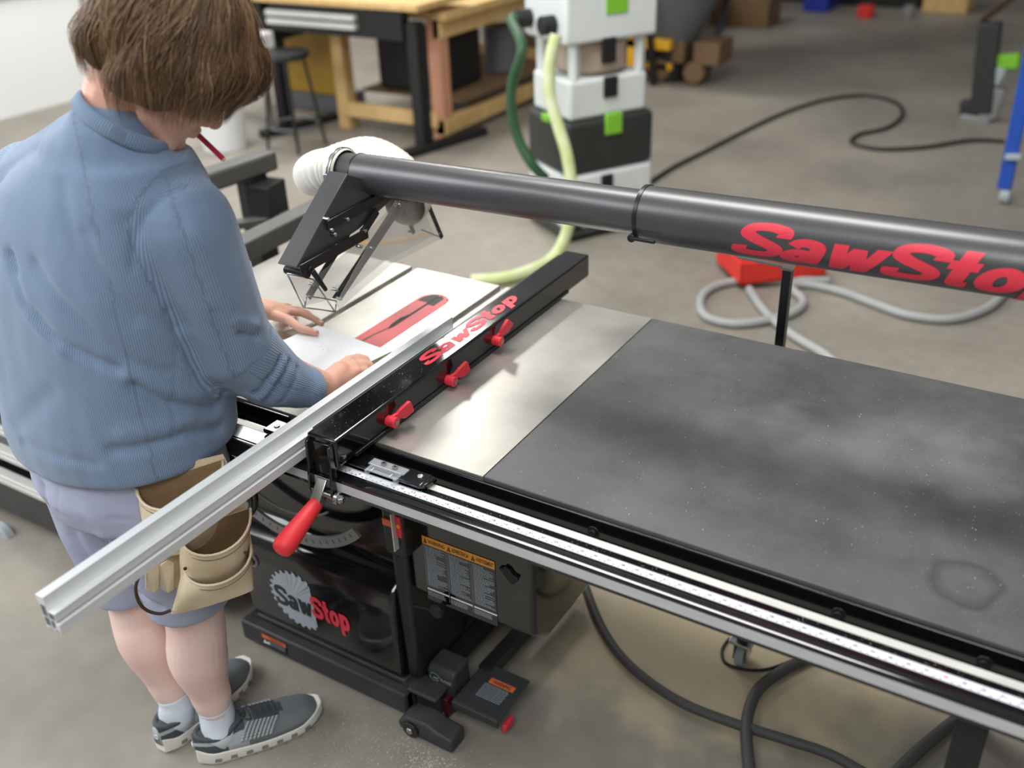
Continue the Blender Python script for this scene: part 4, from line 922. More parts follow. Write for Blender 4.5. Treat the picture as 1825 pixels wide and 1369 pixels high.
# shoe modelled once: heel at the origin, toe along +Y
SL = .312
def outl(y, side):
    t = y / SL; base = .030 + .014 * math.sin(min(1, t * 2.2) * PI / 2) ; w = (.036 * math.sin(PI * min(1, (t + .06) / .25) / 2) if t < .19 else .036 + .013 * math.sin(PI * (t - .19) / 1.0)) 
    if t > .72: w *= math.sqrt(max(0, 1 - ((t - .72) / .285) ** 2))
    w *= 1.10
    return w * side + .004 * math.sin(PI * t)
def shoe(name_parent, h, d, flip):
    out = []
    Rz = Matrix(((d.y, d.x, 0), (-d.x, d.y, 0), (0, 0, 1))); 
    def X(p): return Vector((h.x, h.y, 0)) + Rz @ Vector((p[0] * flip, p[1], p[2]))
    ys = [0.001, .004, .012, .025] + [SL * k / 26 for k in range(3, 25)] + [SL - .008, SL - .003, SL - .0005]
    # sole
    b = MB(); Rr = []
    def solez(y): t = y / SL; return .012 * max(0, (t - .72) / .28) ** 2 + .006 * max(0, (.12 - t) / .12)
    for y in ys:
        w0 = max(.004, abs(outl(y, 1) - .0)); l, r = outl(y, -1), outl(y, 1); zb = solez(y); zt = .036 + .006 * math.sin(PI * y / SL + 2.5) + (.012 if y < .03 else 0) * (1 - y / .03 if y < .03 else 0) + .010 * max(0, (y / SL - .8) / .2)
        Rr.append([X(p) for p in ((l * .93, y, zb), (r * .93, y, zb), (r * 1.04, y, zb + .012), (r * 1.0, y, zt), (l * 1.0, y, zt), (l * 1.04, y, zb + .012))])
    b.rings(Rr)
    for side in (-1, 1):                      # pods: dark cut-outs along the side of the sole
        for k in range(7):
            y = .035 + k * .036; x = outl(y, side) * 1.04 * 1.0; b.m = 1
            e = .0008 * side; y2 = y + .016; x2 = outl(y2, side) * 1.04
            b.add([X((x + e, y, .011)), X((x2 + e, y2, .011)), X((x2 * .985 + e, y2, .021)), X((x * .985 + e, y + .002, .021))], [(0, 1, 2, 3)])
            b.box8([X((x - .01 * side, y + .019, -.0)), X((x + .002 * side, y + .019, -.0)), X((x + .002 * side, y + .024, -.0)), X((x - .01 * side, y + .024, 0)), X((x - .01 * side, y + .019, .006)), X((x + .002 * side, y + .019, .006)), X((x + .002 * side, y + .024, .006)), X((x - .01 * side, y + .024, .006))])
    out.append(b.build('sole', ['sole', 'sole_cut'], name_parent, ang=50, bevel=.003))
    # upper
    def top(y):
        t = y / SL
        if t < .10: return .088 - .006 * t / .1
        if t < .34: return .082 + .016 * math.sin((t - .10) / .24 * PI / 2) - .012 * math.sin(PI * (t - .1) / .24)
        return .098 - .050 * ((t - .34) / .66) ** .95 - .020 * max(0, (t - .86) / .14) ** 2
    b = MB(); Rr = []
    n = 14
    for y in ys:
        l, r = outl(y, -1) * .97, outl(y, 1) * .97; zt = top(y); z0 = .030; ring = []; cx = (l + r) / 2; hw_ = (r - l) / 2
        for k in range(n + 1):
            a = PI * k / n; e = .62; ring.append(X((cx + hw_ * math.copysign(abs(math.cos(a)) ** e, math.cos(a)) * (1 - .22 * math.sin(a)), y, z0 + (zt - z0) * math.sin(a) ** .72)))
        ring += [X((cx - hw_ * .5, y, z0 - .004)), X((cx + hw_ * .5, y, z0 - .004))]
        Rr.append(ring)
    b.rings(Rr); ob = b.build('upper', ['shoe_grey', 'shoe_dark', 'shoe_light'], name_parent, ang=180); me = ob.data
    # colour blocks by position along the shoe
    for p in me.polygons:
        c = p.center; q = Rz.transposed() @ (Vector(c) - Vector((h.x, h.y, 0))); y, z = q.y, q.z
        p.material_index = 1 if (z > .072 and y < .12) or (z < .058 and y < .085 and z > .035 - .0 and y < .075 - (z - .035) * .6) else (2 if y < .12 else (1 if (z > .070 and y > .14) else 0))
    out.append(ob)
    # collar lining, ribbed side patch, laces
    b = MB(); C = []
    for k in range(30):
        a = 2 * PI * k / 30; yy = .068 + .058 * math.sin(a); xx = .034 * math.cos(a); C.append(X((xx, yy, top(yy) - .004 + .004 * (math.sin(a) > .3))))
    b.tube(C, .0062, 8, closed=True); out.append(b.build('collar_padding', 'shoe_dark', name_parent, ang=180))
    b = MB()
    def sidept(y, s, side, lift): # s 0 bottom .. 1 upper
        a = PI * (.06 + .30 * s); l, r = outl(y, -1) * .97, outl(y, 1) * .97; cx = (l + r) / 2; hw_ = (r - l) / 2; e = .62
        x = cx + side * hw_ * math.cos(a) ** e * (1 - .22 * math.sin(a)) + side * lift; return X((x, y, .030 + (top(y) - .030) * math.sin(a) ** .72 + lift * .7))
    for side in (1, -1):
        b = MB()
        for k in range(8):
            ya = .128 + k * .0095; m_ = []
            for s_ in range(9):
                s = s_ / 8; yb = ya - .028 * (1 - s); m_.append((sidept(yb, s, side, .0026), sidept(yb + .0068, s, side, .0026)))
            for (p1, p2), (p3, p4) in zip(m_[:-1], m_[1:]): b.quad(p1, p2, p4, p3)
        b2 = b.build('side_patch', 'shoe_light', name_parent, ang=180); so = b2.modifiers.new('s', 'SOLIDIFY'); so.thickness = .003; so.offset = 0; out.append(b2)
    b = MB()
    for k in range(5):
        y = .132 + k * .015; zt = top(y) + .003; b.tube([X((-.022, y, zt - .014)), X((-.010, y + .003, zt - .001)), X((.010, y + .006, zt - .001)), X((.022, y + .002, zt - .014))], .0018, 6)
    for sgn in (-1, 1): b.tube(spline([X((0, .128, top(.128) + .004)), X((.022 * sgn, .112, top(.128) + .016)), X((.034 * sgn, .135, top(.128) + .006)), X((.012 * sgn, .138, top(.13) + .004))], 6), .0018, 6)
    out.append(b.build('laces', 'shoe_dark', name_parent, ang=180))
    b = MB(); b.tube([X((.010 * math.cos(a) * .6, -.0015, .056 + .006 * math.sin(a))) for a in [2 * PI * k / 16 for k in range(16)]], .0012, 6, closed=True); out.append(b.build('heel_mark', 'tape_white', name_parent, ang=180))
shoe(ps, hR, (tR - hR).normalized(), 1); shoe(ps, hL_, (tL - hL_).normalized(), -1)

# hair: a lumpy under-shell plus many fine strands combed from the crown
hs = MB()
hs.sph(HP_(-.012, 0, .040), (.118, .104, .118), 28, 18, HM); hs.sph(HP_(-.078, 0, -.015), (.050, .080, .055), 20, 12, HM)
for s_ in (-1, 1): hs.sph(HP_(.0, .078 * s_, .0), (.058, .032, .066), 18, 12, HM); hs.sph(HP_(.062, .056 * s_, .030), (.042, .045, .055), 18, 12, HM); hs.sph(HP_(-.034, .080 * s_, -.045), (.036, .026, .042), 16, 10, HM)
hs.sph(HP_(.085, 0, .055), (.045, .07, .05), 18, 12, HM)
me = remesh(hs, .006, 6, .6); P = coords(me).astype('f8'); N = normals(me)
for i in range(len(P)):
    p = P[i]; P[i] += N[i] * (.017 * noise.noise(Vector((p[0] * 13, p[1] * 13, p[2] * 9))) + .006 * noise.noise(Vector((p[0] * 34, p[1] * 34, p[2] * 20))))
setco(me, P); hairbase = finish(me, 'hair', 'hair_base', ps)
hb = bvh_of(me)
cr = HP_(-.035, 0, .16); cen_h = HP_(-.005, 0, .03)
ax_ = (cr - cen_h).normalized(); a1 = (hF - ax_ * hF.dot(ax_)).normalized(); a2 = ax_.cross(a1) * -1
if a2.dot(hS) < 0: a2 = -a2
V_ = []; F_ = []; TONE = []
r3 = random.Random(11)
def thmax(phi):     # phi 0 = front, 90 = right side (towards the camera), 180 = nape
    ph = abs((phi + 180) % 360 - 180)
    K_ = [(0, 112), (30, 116), (55, 120), (75, 121), (88, 102), (98, 120), (120, 132), (150, 118), (180, 114)]
    for (x0, y0_), (x1, y1_) in zip(K_[:-1], K_[1:]):
        if x0 <= ph <= x1: return y0_ + (y1_ - y0_) * (ph - x0) / (x1 - x0)
    return 110
clumps = [(r3.uniform(-180, 180), r3.uniform(-1, 1), r3.uniform(0, 1), r3.uniform(-14, 14)) for _ in range(230)]
for s in range(9000):
    ci = r3.choice(clumps); phi = ci[0] + r3.gauss(0, 3.2); tm = thmax(ci[0]) * (1 + .05 * ci[1]) + r3.gauss(0, 2.5)
    t0 = r3.uniform(0, .72) * tm; ln = r3.uniform(.35, .75) * tm; t1 = min(tm, t0 + ln); n = 9
    lift = .003 + .016 * abs(ci[1]) * r3.uniform(.4, 1.0); curl = ci[3] + r3.gauss(0, 2); tone = min(1, max(0, .42 + .38 * (ci[2] - .5) + r3.gauss(0, .12)))
    pts = []
    for k in range(n + 1):
        t = k / n; th = math.radians(t0 + (t1 - t0) * t); ph = math.radians(phi + curl * t * 1.6 + 9 * (t0 / 120) * math.sin(ci[1] * 9))
        d = ax_ * math.cos(th) + (a1 * math.cos(ph) + a2 * math.sin(ph)) * math.sin(th)
        h = hb.ray_cast(cen_h + d * .4, -d)
        if h[0] is None: p = cen_h + d * .11
        else: p = h[0]
        hang = max(0, math.degrees(th) - 88) / 40
        p = p + d * (lift * (math.sin(PI * min(1, t * 1.1)) + .25) + .002)
        if t1 > tm * .92: p = p + Vector((0, 0, -1)) * .022 * max(0, t - .7) / .3 * (.3 + hang) + d * .006 * max(0, t - .7) / .3 * (1 if ci[1] > 0 else -.4)
        pts.append(p)
    base = len(V_); w = r3.uniform(.00045, .0009)
    for k, p in enumerate(pts):
        tg = (pts[min(k + 1, n)] - pts[max(k - 1, 0)]).normalized(); nrm = (p - cen_h).normalized(); sd = tg.cross(nrm).normalized(); ww = w * (1 if k < n - 2 else (n - k + .15) / 3)
        V_ += [tuple(p - sd * ww), tuple(p + nrm * ww * .9), tuple(p + sd * ww)]; TONE += [tone] * 3
        if k: o_ = base + 3 * k; F_ += [(o_ - 3, o_ - 2, o_ + 1, o_), (o_ - 2, o_ - 1, o_ + 2, o_ + 1)]
me = bpy.data.meshes.new('hair_strands'); me.from_pydata(V_, [], F_); me.materials.append(MATS['hair']); me.polygons.foreach_set('use_smooth', [True] * len(F_))
at = me.attributes.new('tone', 'FLOAT', 'POINT'); at.data.foreach_set('value', TONE)
o = bpy.data.objects.new('hair_strands', me); COL.objects.link(o); o.parent = hairbase; o['kind'] = 'stuff'

# pencil held in the mouth
b = MB(); p0 = HP_(.092, 0, -.0725); p1 = WD(390, 276, (W(390, 276, 0, p0.x + .035) - CPOS).length); d = (p1 - p0).normalized(); p1 = p0 + d * .066
b.cyl(p0 - d * .004, p1, .0052, 6); b.m = 1; b.cyl(p1, p1 + d * .004, .0052, 6, .0035); tag(b.build('pencil', ['pencil_red', 'outline_pale'], None), 'red carpenter pencil held between the lips', 'pencil')

# ================================================================== TOOL POUCH
po = thing('tool_pouch', 'tan leather tool pouch with open pockets hanging at the right hip', 'tool pouch', (-.13, -.3, .5))
nq = Vector((.74, -.67, 0)).normalized(); uq = Vector((.67, .74, 0)).normalized(); Q0 = Vector((-.135, -.300, 0))
def Q(u, v, off=0):
    d = ray(u, v); t = ((Q0 + nq * off) - CPOS).dot(nq) / d.dot(nq); return CPOS + d * t
def pocket(name, TL_, TR_, BL, BR, depth, depthb, sag, par, n=16, th=.003):
    """open bag: back edge TL-TR, bottom BL-BR, bulging outwards"""
    b = MB(); rows = 9; R = []
    def ring(t, dd, ins):
        L_ = BL.lerp(TL_, t); R2 = BR.lerp(TR_, t); ax = (R2 - L_); c = (L_ + R2) / 2; ha = ax / 2; ln = ha.length; ha = ha * ((ln - ins) / ln); out = []
        for k in range(n + 1):
            a = PI - PI * k / n; sg = sag * (t ** 3) * math.sin(a); out.append(c + ha * math.cos(a) + nq * (dd * math.sin(a) ** .8 + .002) - Vector((0, 0, sg)))
        for k in range(1, 5): out.append((c + ha).lerp(c - ha, k / 5) + nq * (ins * .7))
        return out
    for r_ in range(rows):
        t = r_ / (rows - 1); dd = depthb + (depth - depthb) * math.sin(t * PI / 2); R.append(ring(t, dd, 0))
    R2 = []
    for r_ in range(rows - 1, 0, -1):
        t = r_ / (rows - 1); dd = depthb + (depth - depthb) * math.sin(t * PI / 2) - th; R2.append(ring(t, max(dd, .002), th))
    b.rings(R + [R2[0]], cap=False); m0 = len(b.f)
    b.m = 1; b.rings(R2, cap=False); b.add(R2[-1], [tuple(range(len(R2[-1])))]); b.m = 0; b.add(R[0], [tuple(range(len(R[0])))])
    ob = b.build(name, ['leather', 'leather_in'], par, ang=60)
    s = MB(); s.tube([p for p in R[-1][:n + 1]], .0028, 6); s.build('pocket_rim', 'leather', ob, ang=180)
    s = MB(); q = [p + nq * .0012 - Vector((0, 0, .011)) for p in R[-1][1:n]]; s.tube(q, .0006, 5); s.build('stitching', 'seam_dark', ob, ang=180)
    return ob
b = MB(); bp_ = [Q(238, 858), Q(330, 828), Q(398, 812), Q(432, 880), Q(452, 985), Q(440, 1040), Q(330, 1060), Q(262, 1010), Q(244, 920)]
b.add([p - nq * .006 for p in bp_] + [p - nq * .002 for p in bp_], [tuple(range(9))[::-1], tuple(range(9, 18))] + [(i, (i + 1) % 9, 9 + (i + 1) % 9, 9 + i) for i in range(9)]); b.build('back_panel', 'leather', po)
pocket('upper_pocket', Q(243, 868), Q(397, 818), Q(262, 985), Q(405, 950), .062, .030, .035, po)
pocket('main_pocket', Q(318, 945, .03), Q(446, 905, .03), Q(322, 1060, .03), Q(440, 1040, .03), .070, .020, .030, po)
pocket('front_pocket', Q(327, 1008, .045), Q(447, 970, .045), Q(305, 1092, .045), Q(452, 1048, .045), .052, .012, .028, po)
for k in range(2):
    b = MB(); u = 268 + k * 27; b.rings([[Q(u - 9, 1012 - k * 6, .03), Q(u + 4, 1004 - k * 6, .052), Q(u + 16, 1008 - k * 6, .03), Q(u + 16, 1052, .03), Q(u + 4, 1056, .050), Q(u - 9, 1050, .03)], [p for p in [Q(u - 9, 1012 - k * 6, .026), Q(u + 4, 1004 - k * 6, .03), Q(u + 16, 1008 - k * 6, .026), Q(u + 16, 1052, .026), Q(u + 4, 1056, .03), Q(u - 9, 1050, .026)]]]); b.build('tool_loop', 'leather', po, bevel=.004)
b = MB(); b.tube(spline([Q(252, 1018, .05), Q(242, 1045, .055), Q(247, 1072, .055), Q(262, 1088, .055), Q(285, 1094, .055), Q(304, 1088, .05)], 8), .0034, 8); b.build('cord_loop', 'seam_dark', po, ang=180)
for (u, v) in ((330, 1013), (438, 985)): b = MB(); p = Q(u, v, .075); b.cyl(p, p + nq * .002, .0035, 12); b.build('rivet', 'seam_dark', po)
# ================================================================== LEFT: low cart with aluminium rails
ct = thing('rail_cart', 'low black cart carrying aluminium rails, left of the saw behind the legs', 'cart', (-1.2, .2, 0))
cy = .05; cx1 = -.60; cx0 = -2.2
b = MB(); b.box(cx0, cx1, cy + .006, cy + .40, .075, .20); b.box(cx0, cx1, cy + .05, cy + .40, .20, .44); b.build('cart_body', 'satin_black', ct, bevel=.004)
for k, zc in enumerate((.205, .285, .36)):
    b = MB(); y0_ = cy + .02 * k; b.box(cx0, cx1 + .0, y0_ - .005, y0_ + .030, zc, zc + .016); b.box(cx0, cx1, y0_ - .003, y0_ + .030, zc + .020, zc + .028); b.box(cx0, cx1, y0_ + .004, y0_ + .030, zc + .0155, zc + .0205); b.build('aluminium_rail', 'metal_and_reflection', ct, bevel=.0015)
b = MB(); wc = W(12, 955, 1, cy - .01); b.cyl((wc.x, cy - .035, wc.z), (wc.x, cy - .005, wc.z), .055, 28); b.m = 1; b.cyl((wc.x, cy - .042, wc.z), (wc.x, cy - .034, wc.z), .013, 16); b.build('caster_wheel', ['caster_grey', 'steel'], ct, bevel=.004)

# ================================================================== behind the left wing: black beams
st = thing('infeed_stand', 'black steel stand with a level square beam behind the person\'s shoulder', 'stand', (-1.5, 1.4, 0))
e = W(482, 283, 2, .88); s0 = W(300, 345, 2, .88); b = MB(); b.beam(s0, e, .085, .07); b.build('beam', 'beam_grey', st, bevel=.012, bseg=3)
b = MB(); d_ = (s0 - e).normalized(); c = e + d_ * .10; b.beam((c.x, c.y, .0), (c.x, c.y, .845), .09, .07, up=(1, 0, 0)); b.build('column', 'matte_black', st, bevel=.004)
b = MB(); b.beam(c + Vector((.0, 0, -.12)), c + Vector((.10, .02, -.12)), .12, .13); b.build('motor_box', 'matte_black', st, bevel=.005)
b = MB(); b.beam((c.x - .35, c.y - .1, .02), (c.x + .2, c.y + .1, .02), .08, .03); b.build('foot', 'matte_black', st, bevel=.004)
b = MB(); p = W(552, 377, 2, .70); q = W(396, 405, 2, .70); b.beam(q, p, .05, .025); b.build('cross_bar', 'beam_grey', st, bevel=.002)
b = MB(); b.beam((p.x, p.y, .0), (p.x, p.y, .69), .03, .03, up=(1, 0, 0)); b.build('bar_leg', 'dusty_black_and_reflection', st)
b = MB(); p = W(575, 372, 2, .875); q = W(395, 462, 2, .875); b.beam(q, p, .072, .060); sb_ = tag(b.build('side_beam', 'beam_grey', None, bevel=.006), 'grey-black square beam standing close along the left edge of the cast-iron table', 'beam')
for t in (.1, .9):
    c = q.lerp(p, t); b = MB(); b.beam((c.x, c.y, 0), (c.x, c.y, .85), .04, .04, up=(1, 0, 0)); b.build('leg', 'matte_black', sb_)

# ================================================================== WORKBENCHES
def boxpost(mb, x, y, w, z0, z1): mb.box(x - w / 2, x + w / 2, y - w / 2, y + w / 2, z0, z1)
BH = .86
wbn = thing('wooden_workbench', 'pine-framed workbench behind the white hose, front leg nearest the black table', 'workbench', (-3.3, 5.5, 0))
f1 = W(622, 218, 2, 0); f2 = W(792, 250, 2, 0); yb_ = f2.y; f1 = Vector((W(622, 218, 1, yb_).x, yb_, 0)); f3 = Vector((f2.x, W(905, 150, 2, 0).y, 0))
for (p, m_) in ((f1, 'pine'), (f2, 'pine_pink'), (Vector((f2.x, f3.y, 0)), 'pine'), (Vector((f1.x, f3.y, 0)), 'pine'), (Vector((f2.x, f3.y + 2.0, 0)), 'pine')):
    b = MB(); boxpost(b, p.x, p.y, .10, 0, BH - .04); b.build('leg', m_, wbn, bevel=.003)
b = MB(); b.box(f1.x, f2.x, yb_ - .065, yb_ - .02, .10, .20); b.build('front_stretcher', 'pine', wbn, bevel=.003)
b = MB(); b.box(f2.x - .03, f2.x + .06, yb_ - .05, f3.y + 3.0, .05, .15); b.build('side_stretcher', 'pine', wbn, bevel=.003)
b = MB(); b.box(f1.x, f2.x, f3.y - .06, f3.y - .02, .22, .32); b.build('rear_stretcher', 'pine', wbn, bevel=.003)
b = MB(); b.box(f1.x, f2.x + .05, yb_ + .2, f3.y + 3.0, .22, .24); b.build('shelf', 'dark_wood', wbn)
b = MB(); b.box(f1.x - .15, f2.x + .12, yb_ - .06, f3.y + 3.0, BH - .05, BH); b.build('bench_top', 'pine', wbn, bevel=.003)
b = MB(); b.box(f2.x + .0, f2.x + .06, yb_ - .05, f3.y + 3.0, BH - .17, BH - .05); b.build('side_apron', 'pine', wbn, bevel=.003)
sb2 = MB(); sb2.box(f1.x + .12, f2.x - .15, yb_ + .25, yb_ + .75, .245, .62); tag(sb2.build('storage_box', 'matte_black', None, bevel=.02), 'black storage box on the lower shelf of the pine workbench', 'box')
sb3 = MB(); sb3.cyl((f2.x - .2, yb_ + 1.1, .245), (f2.x - .2, yb_ + 1.1, .58), .13, 24); sb3.m = 0; tag(sb3.build('shelf_bucket', 'drum_grey', None, bevel=.01), 'grey bucket on the bench shelf, seen between pink and pale pine legs', 'bucket')
bt = thing('metal_workbench', 'black-legged workbench with a pale wood top and aluminium edge rails', 'workbench', (-3.3, 4.2, 0))
g2 = W(757, 268, 2, 0); g1 = Vector((W(512, 222, 1, g2.y).x, g2.y, 0))
for p in (g1, g2):
    b = MB(); b.beam((p.x, p.y, 0), (p.x, p.y, BH - .03), .10, .08, up=(1, 0, 0)); b.build('leg', 'matte_black', bt, bevel=.004)
    b = MB(); b.beam((p.x - .02, p.y - .25, .03), (p.x + .16, p.y + .5, .03), .08, .05); b.build('foot', 'matte_black', bt, bevel=.004)
b = MB(); b.box(g1.x - .5, g2.x + .1, g2.y - .1, g2.y + .5, BH + .05, BH + .09); b.build('bench_top', 'pine', bt, bevel=.003)
for zc in (BH - .035, BH - .09):
    b = MB(); b.box(g1.x + .04, g2.x - .42, g2.y - .10, g2.y - .04, zc, zc + .035); b.build('edge_rail', 'metal_and_reflection', bt, bevel=.003)
b = MB(); b.box(g1.x + .04, g2.x - .06, g2.y - .06, g2.y + .02, BH - .14, BH + .04); b.build('apron', 'satin_black', bt)
b = MB(); b.box(g1.x - .75, g1.x - .04, g2.y - .06, g2.y + .4, .62, BH + .04); b.build('drawer_box', 'matte_black', bt, bevel=.005)
pnl = MB(); a_ = W(515, 172, 1, g2.y + .58); c_ = W(602, 172, 1, g2.y + .58); pnl.box(a_.x, c_.x, g2.y + .56, g2.y + .60, .13, .83); tag(pnl.build('yellow_panel', 'yellow', None, bevel=.003), 'mustard yellow sheet standing under the black-legged workbench', 'sheet')  # plain yellow panel standing under the bench
pn2 = MB(); pn2.box(a_.x - .05, c_.x + .05, g2.y + .54, g2.y + .85, .0, .12); tag(pn2.build('flat_case', 'drum_grey', None, bevel=.01), 'flat grey case on the floor under the mustard yellow sheet', 'case')
# wire stool
so_ = thing('wire_stool', 'wire-legged stool with a foot ring, in front of the metal workbench', 'stool', (-3.4, 3.7, 0))
c = W(530, 262, 2, 0); rg = .17
b = MB(); b.tube([(c.x + rg * math.cos(t), c.y + rg * math.sin(t), .16) for t in [2 * PI * k / 28 for k in range(28)]], .008, 8, closed=True); b.build('foot_ring', 'drum_grey', so_, ang=180)
for k in range(4):
    t = PI / 4 + k * PI / 2; b = MB(); b.cyl((c.x + .2 * math.cos(t), c.y + .2 * math.sin(t), 0), (c.x + .12 * math.cos(t), c.y + .12 * math.sin(t), .60), .011, 10); b.build('leg', 'satin_black', so_)
b = MB(); b.lathe([(.0, .60), (.15, .60), (.17, .615), (.165, .64), (0, .645)], (c.x, c.y, 0), None, 32); b.build('seat', 'satin_black', so_)
# white pails near the wall, mostly hidden by the head
for (u, v, lab) in ((402, 262, 'white plastic pail on the floor just below the hair fringe'),):
    c = W(u, v, 2, 0); b = MB(); b.lathe([(0, 0), (.15, 0), (.18, .36), (.17, .36), (.145, .02), (0, .02)], c, None, 28); o = tag(b.build('white_pail', 'wall_white', None), lab, 'pail')
    h = MB(); h.tube([c + Vector((.18 * math.cos(t), -.02, .34 - .16 * math.sin(t))) for t in [PI * k / 12 for k in range(13)]], .004, 6); h.build('bail_handle', 'steel', o)
b = MB(); c = W(458, 75, 1, g2.y - .2); b.box(c.x - .09, c.x + .07, g2.y - .25, g2.y - .1, c.z - .05, c.z + .06); o = tag(b.build('wall_socket_box', 'wall_white', None, bevel=.01), 'small white box mounted on a slim post beside the workbench drawer', 'box')
h = MB(); h.box(c.x - .03, c.x + .01, g2.y - .19, g2.y - .15, 0, c.z - .05); h.build('box_post', 'grey_metal', o)

# ================================================================== DUST EXTRACTOR with boxes stacked on it
N_ = W(1012, 434, 2, 0); L2 = W(944, 392, 2, 0); R2_ = W(1146, 332, 2, 0)
ex_ = (L2 - N_); ey_ = (R2_ - N_); wL = ex_.length; ex_ = ex_.normalized(); ey_ = Vector((-ex_.y, ex_.x, 0)); 
if ey_.dot(R2_ - N_) < 0: ey_ = -ey_
wL = min(wL, .46); wR = .52
def zv(v):
    lo, hi = 0.0, 2.2
    def pv(z):
        c = RM.transposed() @ (Vector((N_.x, N_.y, z)) - CPOS); return CH / 2 - FPX * c.y / -c.z
    for _ in range(40):
        m_ = (lo + hi) / 2
        if pv(m_) > v: lo = m_
        else: hi = m_
    return lo
def vb(mb, a0, a1, b0, b1, z0, z1):
    P = [N_ + ex_ * a + ey_ * b_ for a, b_ in ((a0, b0), (a1, b0), (a1, b1), (a0, b1))]; mb.box8([(p.x, p.y, z0) for p in P] + [(p.x, p.y, z1) for p in P])
z1_, z2_, z3_, z4_, z5_ = zv(318), zv(222), zv(150), zv(85), zv(-45)
de = thing('dust_extractor', 'white and dark-grey mobile dust extractor with green catches and a hose', 'dust extractor', (N_.x, N_.y, 0))
b = MB(); vb(b, 0, wL, 0, wR, .055, z1_); b.build('container', 'vac_white', de, bevel=.025, bseg=3)
b = MB(); vb(b, -.01, wL + .01, -.01, wR + .01, .02, .055); b.build('chassis', 'vac_dark', de, bevel=.015)
b = MB(); vb(b, .0, wL, .0, wR, z1_, z2_); b.build('motor_head', 'vac_dark', de, bevel=.03, bseg=3)
b = MB(); vb(b, .10, wL - .10, -.012, .01, .075, .17); b.build('base_badge', 'vac_green', de, bevel=.01)
b = MB(); vb(b, -.012, .01, .22, .32, z2_ - .09, z2_ + .02); b.build('green_catch', 'vac_green', de, bevel=.008)
b = MB(); vb(b, .16, .24, -.014, .01, z2_ - .03, z2_ + .01); b.build('green_catch', 'vac_green', de, bevel=.008)
b = MB(); vb(b, -.014, .01, .20, .27, z1_ - .19, z1_ - .02); b.build('front_latch', 'matte_black', de, bevel=.008)
for (a, q_) in ((wL, .06), (0.02, wR - .05), (wL, wR - .05), (.02, .04)):
    p = N_ + ex_ * a + ey_ * q_; b = MB(); b.cyl(p + ex_ * -.02 + Vector((0, 0, .055)), p + ex_ * .03 + Vector((0, 0, .055)), .055, 20); b.build('wheel', 'matte_black', de, bevel=.006)
bx = MB(); vb(bx, .02, wL - .02, .03, wR - .04, z2_ + .001, z3_); bxo = tag(bx.build('stacking_case', 'vac_white', None, bevel=.02, bseg=3), 'plain white stacking case on top of the dust extractor head', 'case')
h = MB(); vb(h, .005, .022, .22, .30, z3_ - .10, z3_ - .0); h.build('latch', 'matte_black', bxo, bevel=.006)
cy_ = thing('cyclone_separator', 'clear brownish dust bin between the two white stacking cases', 'separator', (N_.x, N_.y, z3_))
b = MB(); cc_ = N_ + ex_ * (wL / 2) + ey_ * (wR / 2); b.lathe([(0, z3_ + .001), (.15, z3_ + .001), (.185, z3_ + .03), (.185, z4_ - .01), (0, z4_ - .01)], (cc_.x, cc_.y, 0), None, 36); b.build('bin', 'cyclone_clear', cy_)
for a, q_ in ((.05, .07), (.05, wR - .07), (wL - .05, .07)):
    b = MB(); p = N_ + ex_ * a + ey_ * q_; b.box(p.x - .02, p.x + .02, p.y - .02, p.y + .02, z3_ + .001, z4_); b.build('corner_post', 'vac_white', cy_)
b = MB(); vb(b, -.005, .012, .20, .28, z4_ - .10, z4_ + .02); b.build('latch', 'matte_black', cy_, bevel=.006)
tb = MB(); vb(tb, .0, wL, .0, wR, z4_ + .001, z5_); tbo = tag(tb.build('separator_head', 'vac_white', None, bevel=.02, bseg=3), 'topmost white case of the extractor stack with green badge and two black hose ports', 'case')
h = MB(); vb(h, -.006, .002, .22, .34, zv(35), zv(-20)); h.build('green_badge', 'vac_green', tbo)
pts_ = []
for a in (.12, .36):
    p = N_ + ex_ * a + Vector((0, 0, zv(50))); pts_.append(p); h = MB(); h.cyl(p + ey_ * .005, p - ey_ * .07, .045, 20); h.build('hose_port', 'matte_black', tbo, bevel=.004)
yv = N_.y - .08
gh = MB(); gh.tube(spline([pts_[1] - ey_ * .05, pts_[1] - ey_ * .10, W(930, 85, 1, yv), W(913, 150, 1, yv), W(912, 200, 1, yv), W(925, 250, 1, yv), W(948, 292, 1, yv), W(972, 318, 1, yv + .05)], 10), .026, 16); tag(gh.build('green_hose', 'hose_green', None, ang=180), 'dark green hose curving down the left side of the white extractor stack', 'hose')
lh = MB(); lh.tube(spline([W(992, 62, 1, yv), W(980, 110, 1, yv - .03), W(980, 170, 1, yv - .05), W(995, 225, 1, yv - .06), W(1010, 275, 1, yv - .08), W(1018, 330, 1, yv - .10), W(1016, 385, 1, yv - .14), W(1004, 430, 2, .12), W(982, 462, 2, .04), W(940, 484, 2, .03), W(895, 496, 2, .03), W(840, 500, 2, .03)], 10), .029, 16); tag(lh.build('lime_hose', 'hose_lime', None, ang=180), 'pale lime hose hanging in front of the extractor and trailing behind the fence', 'hose')

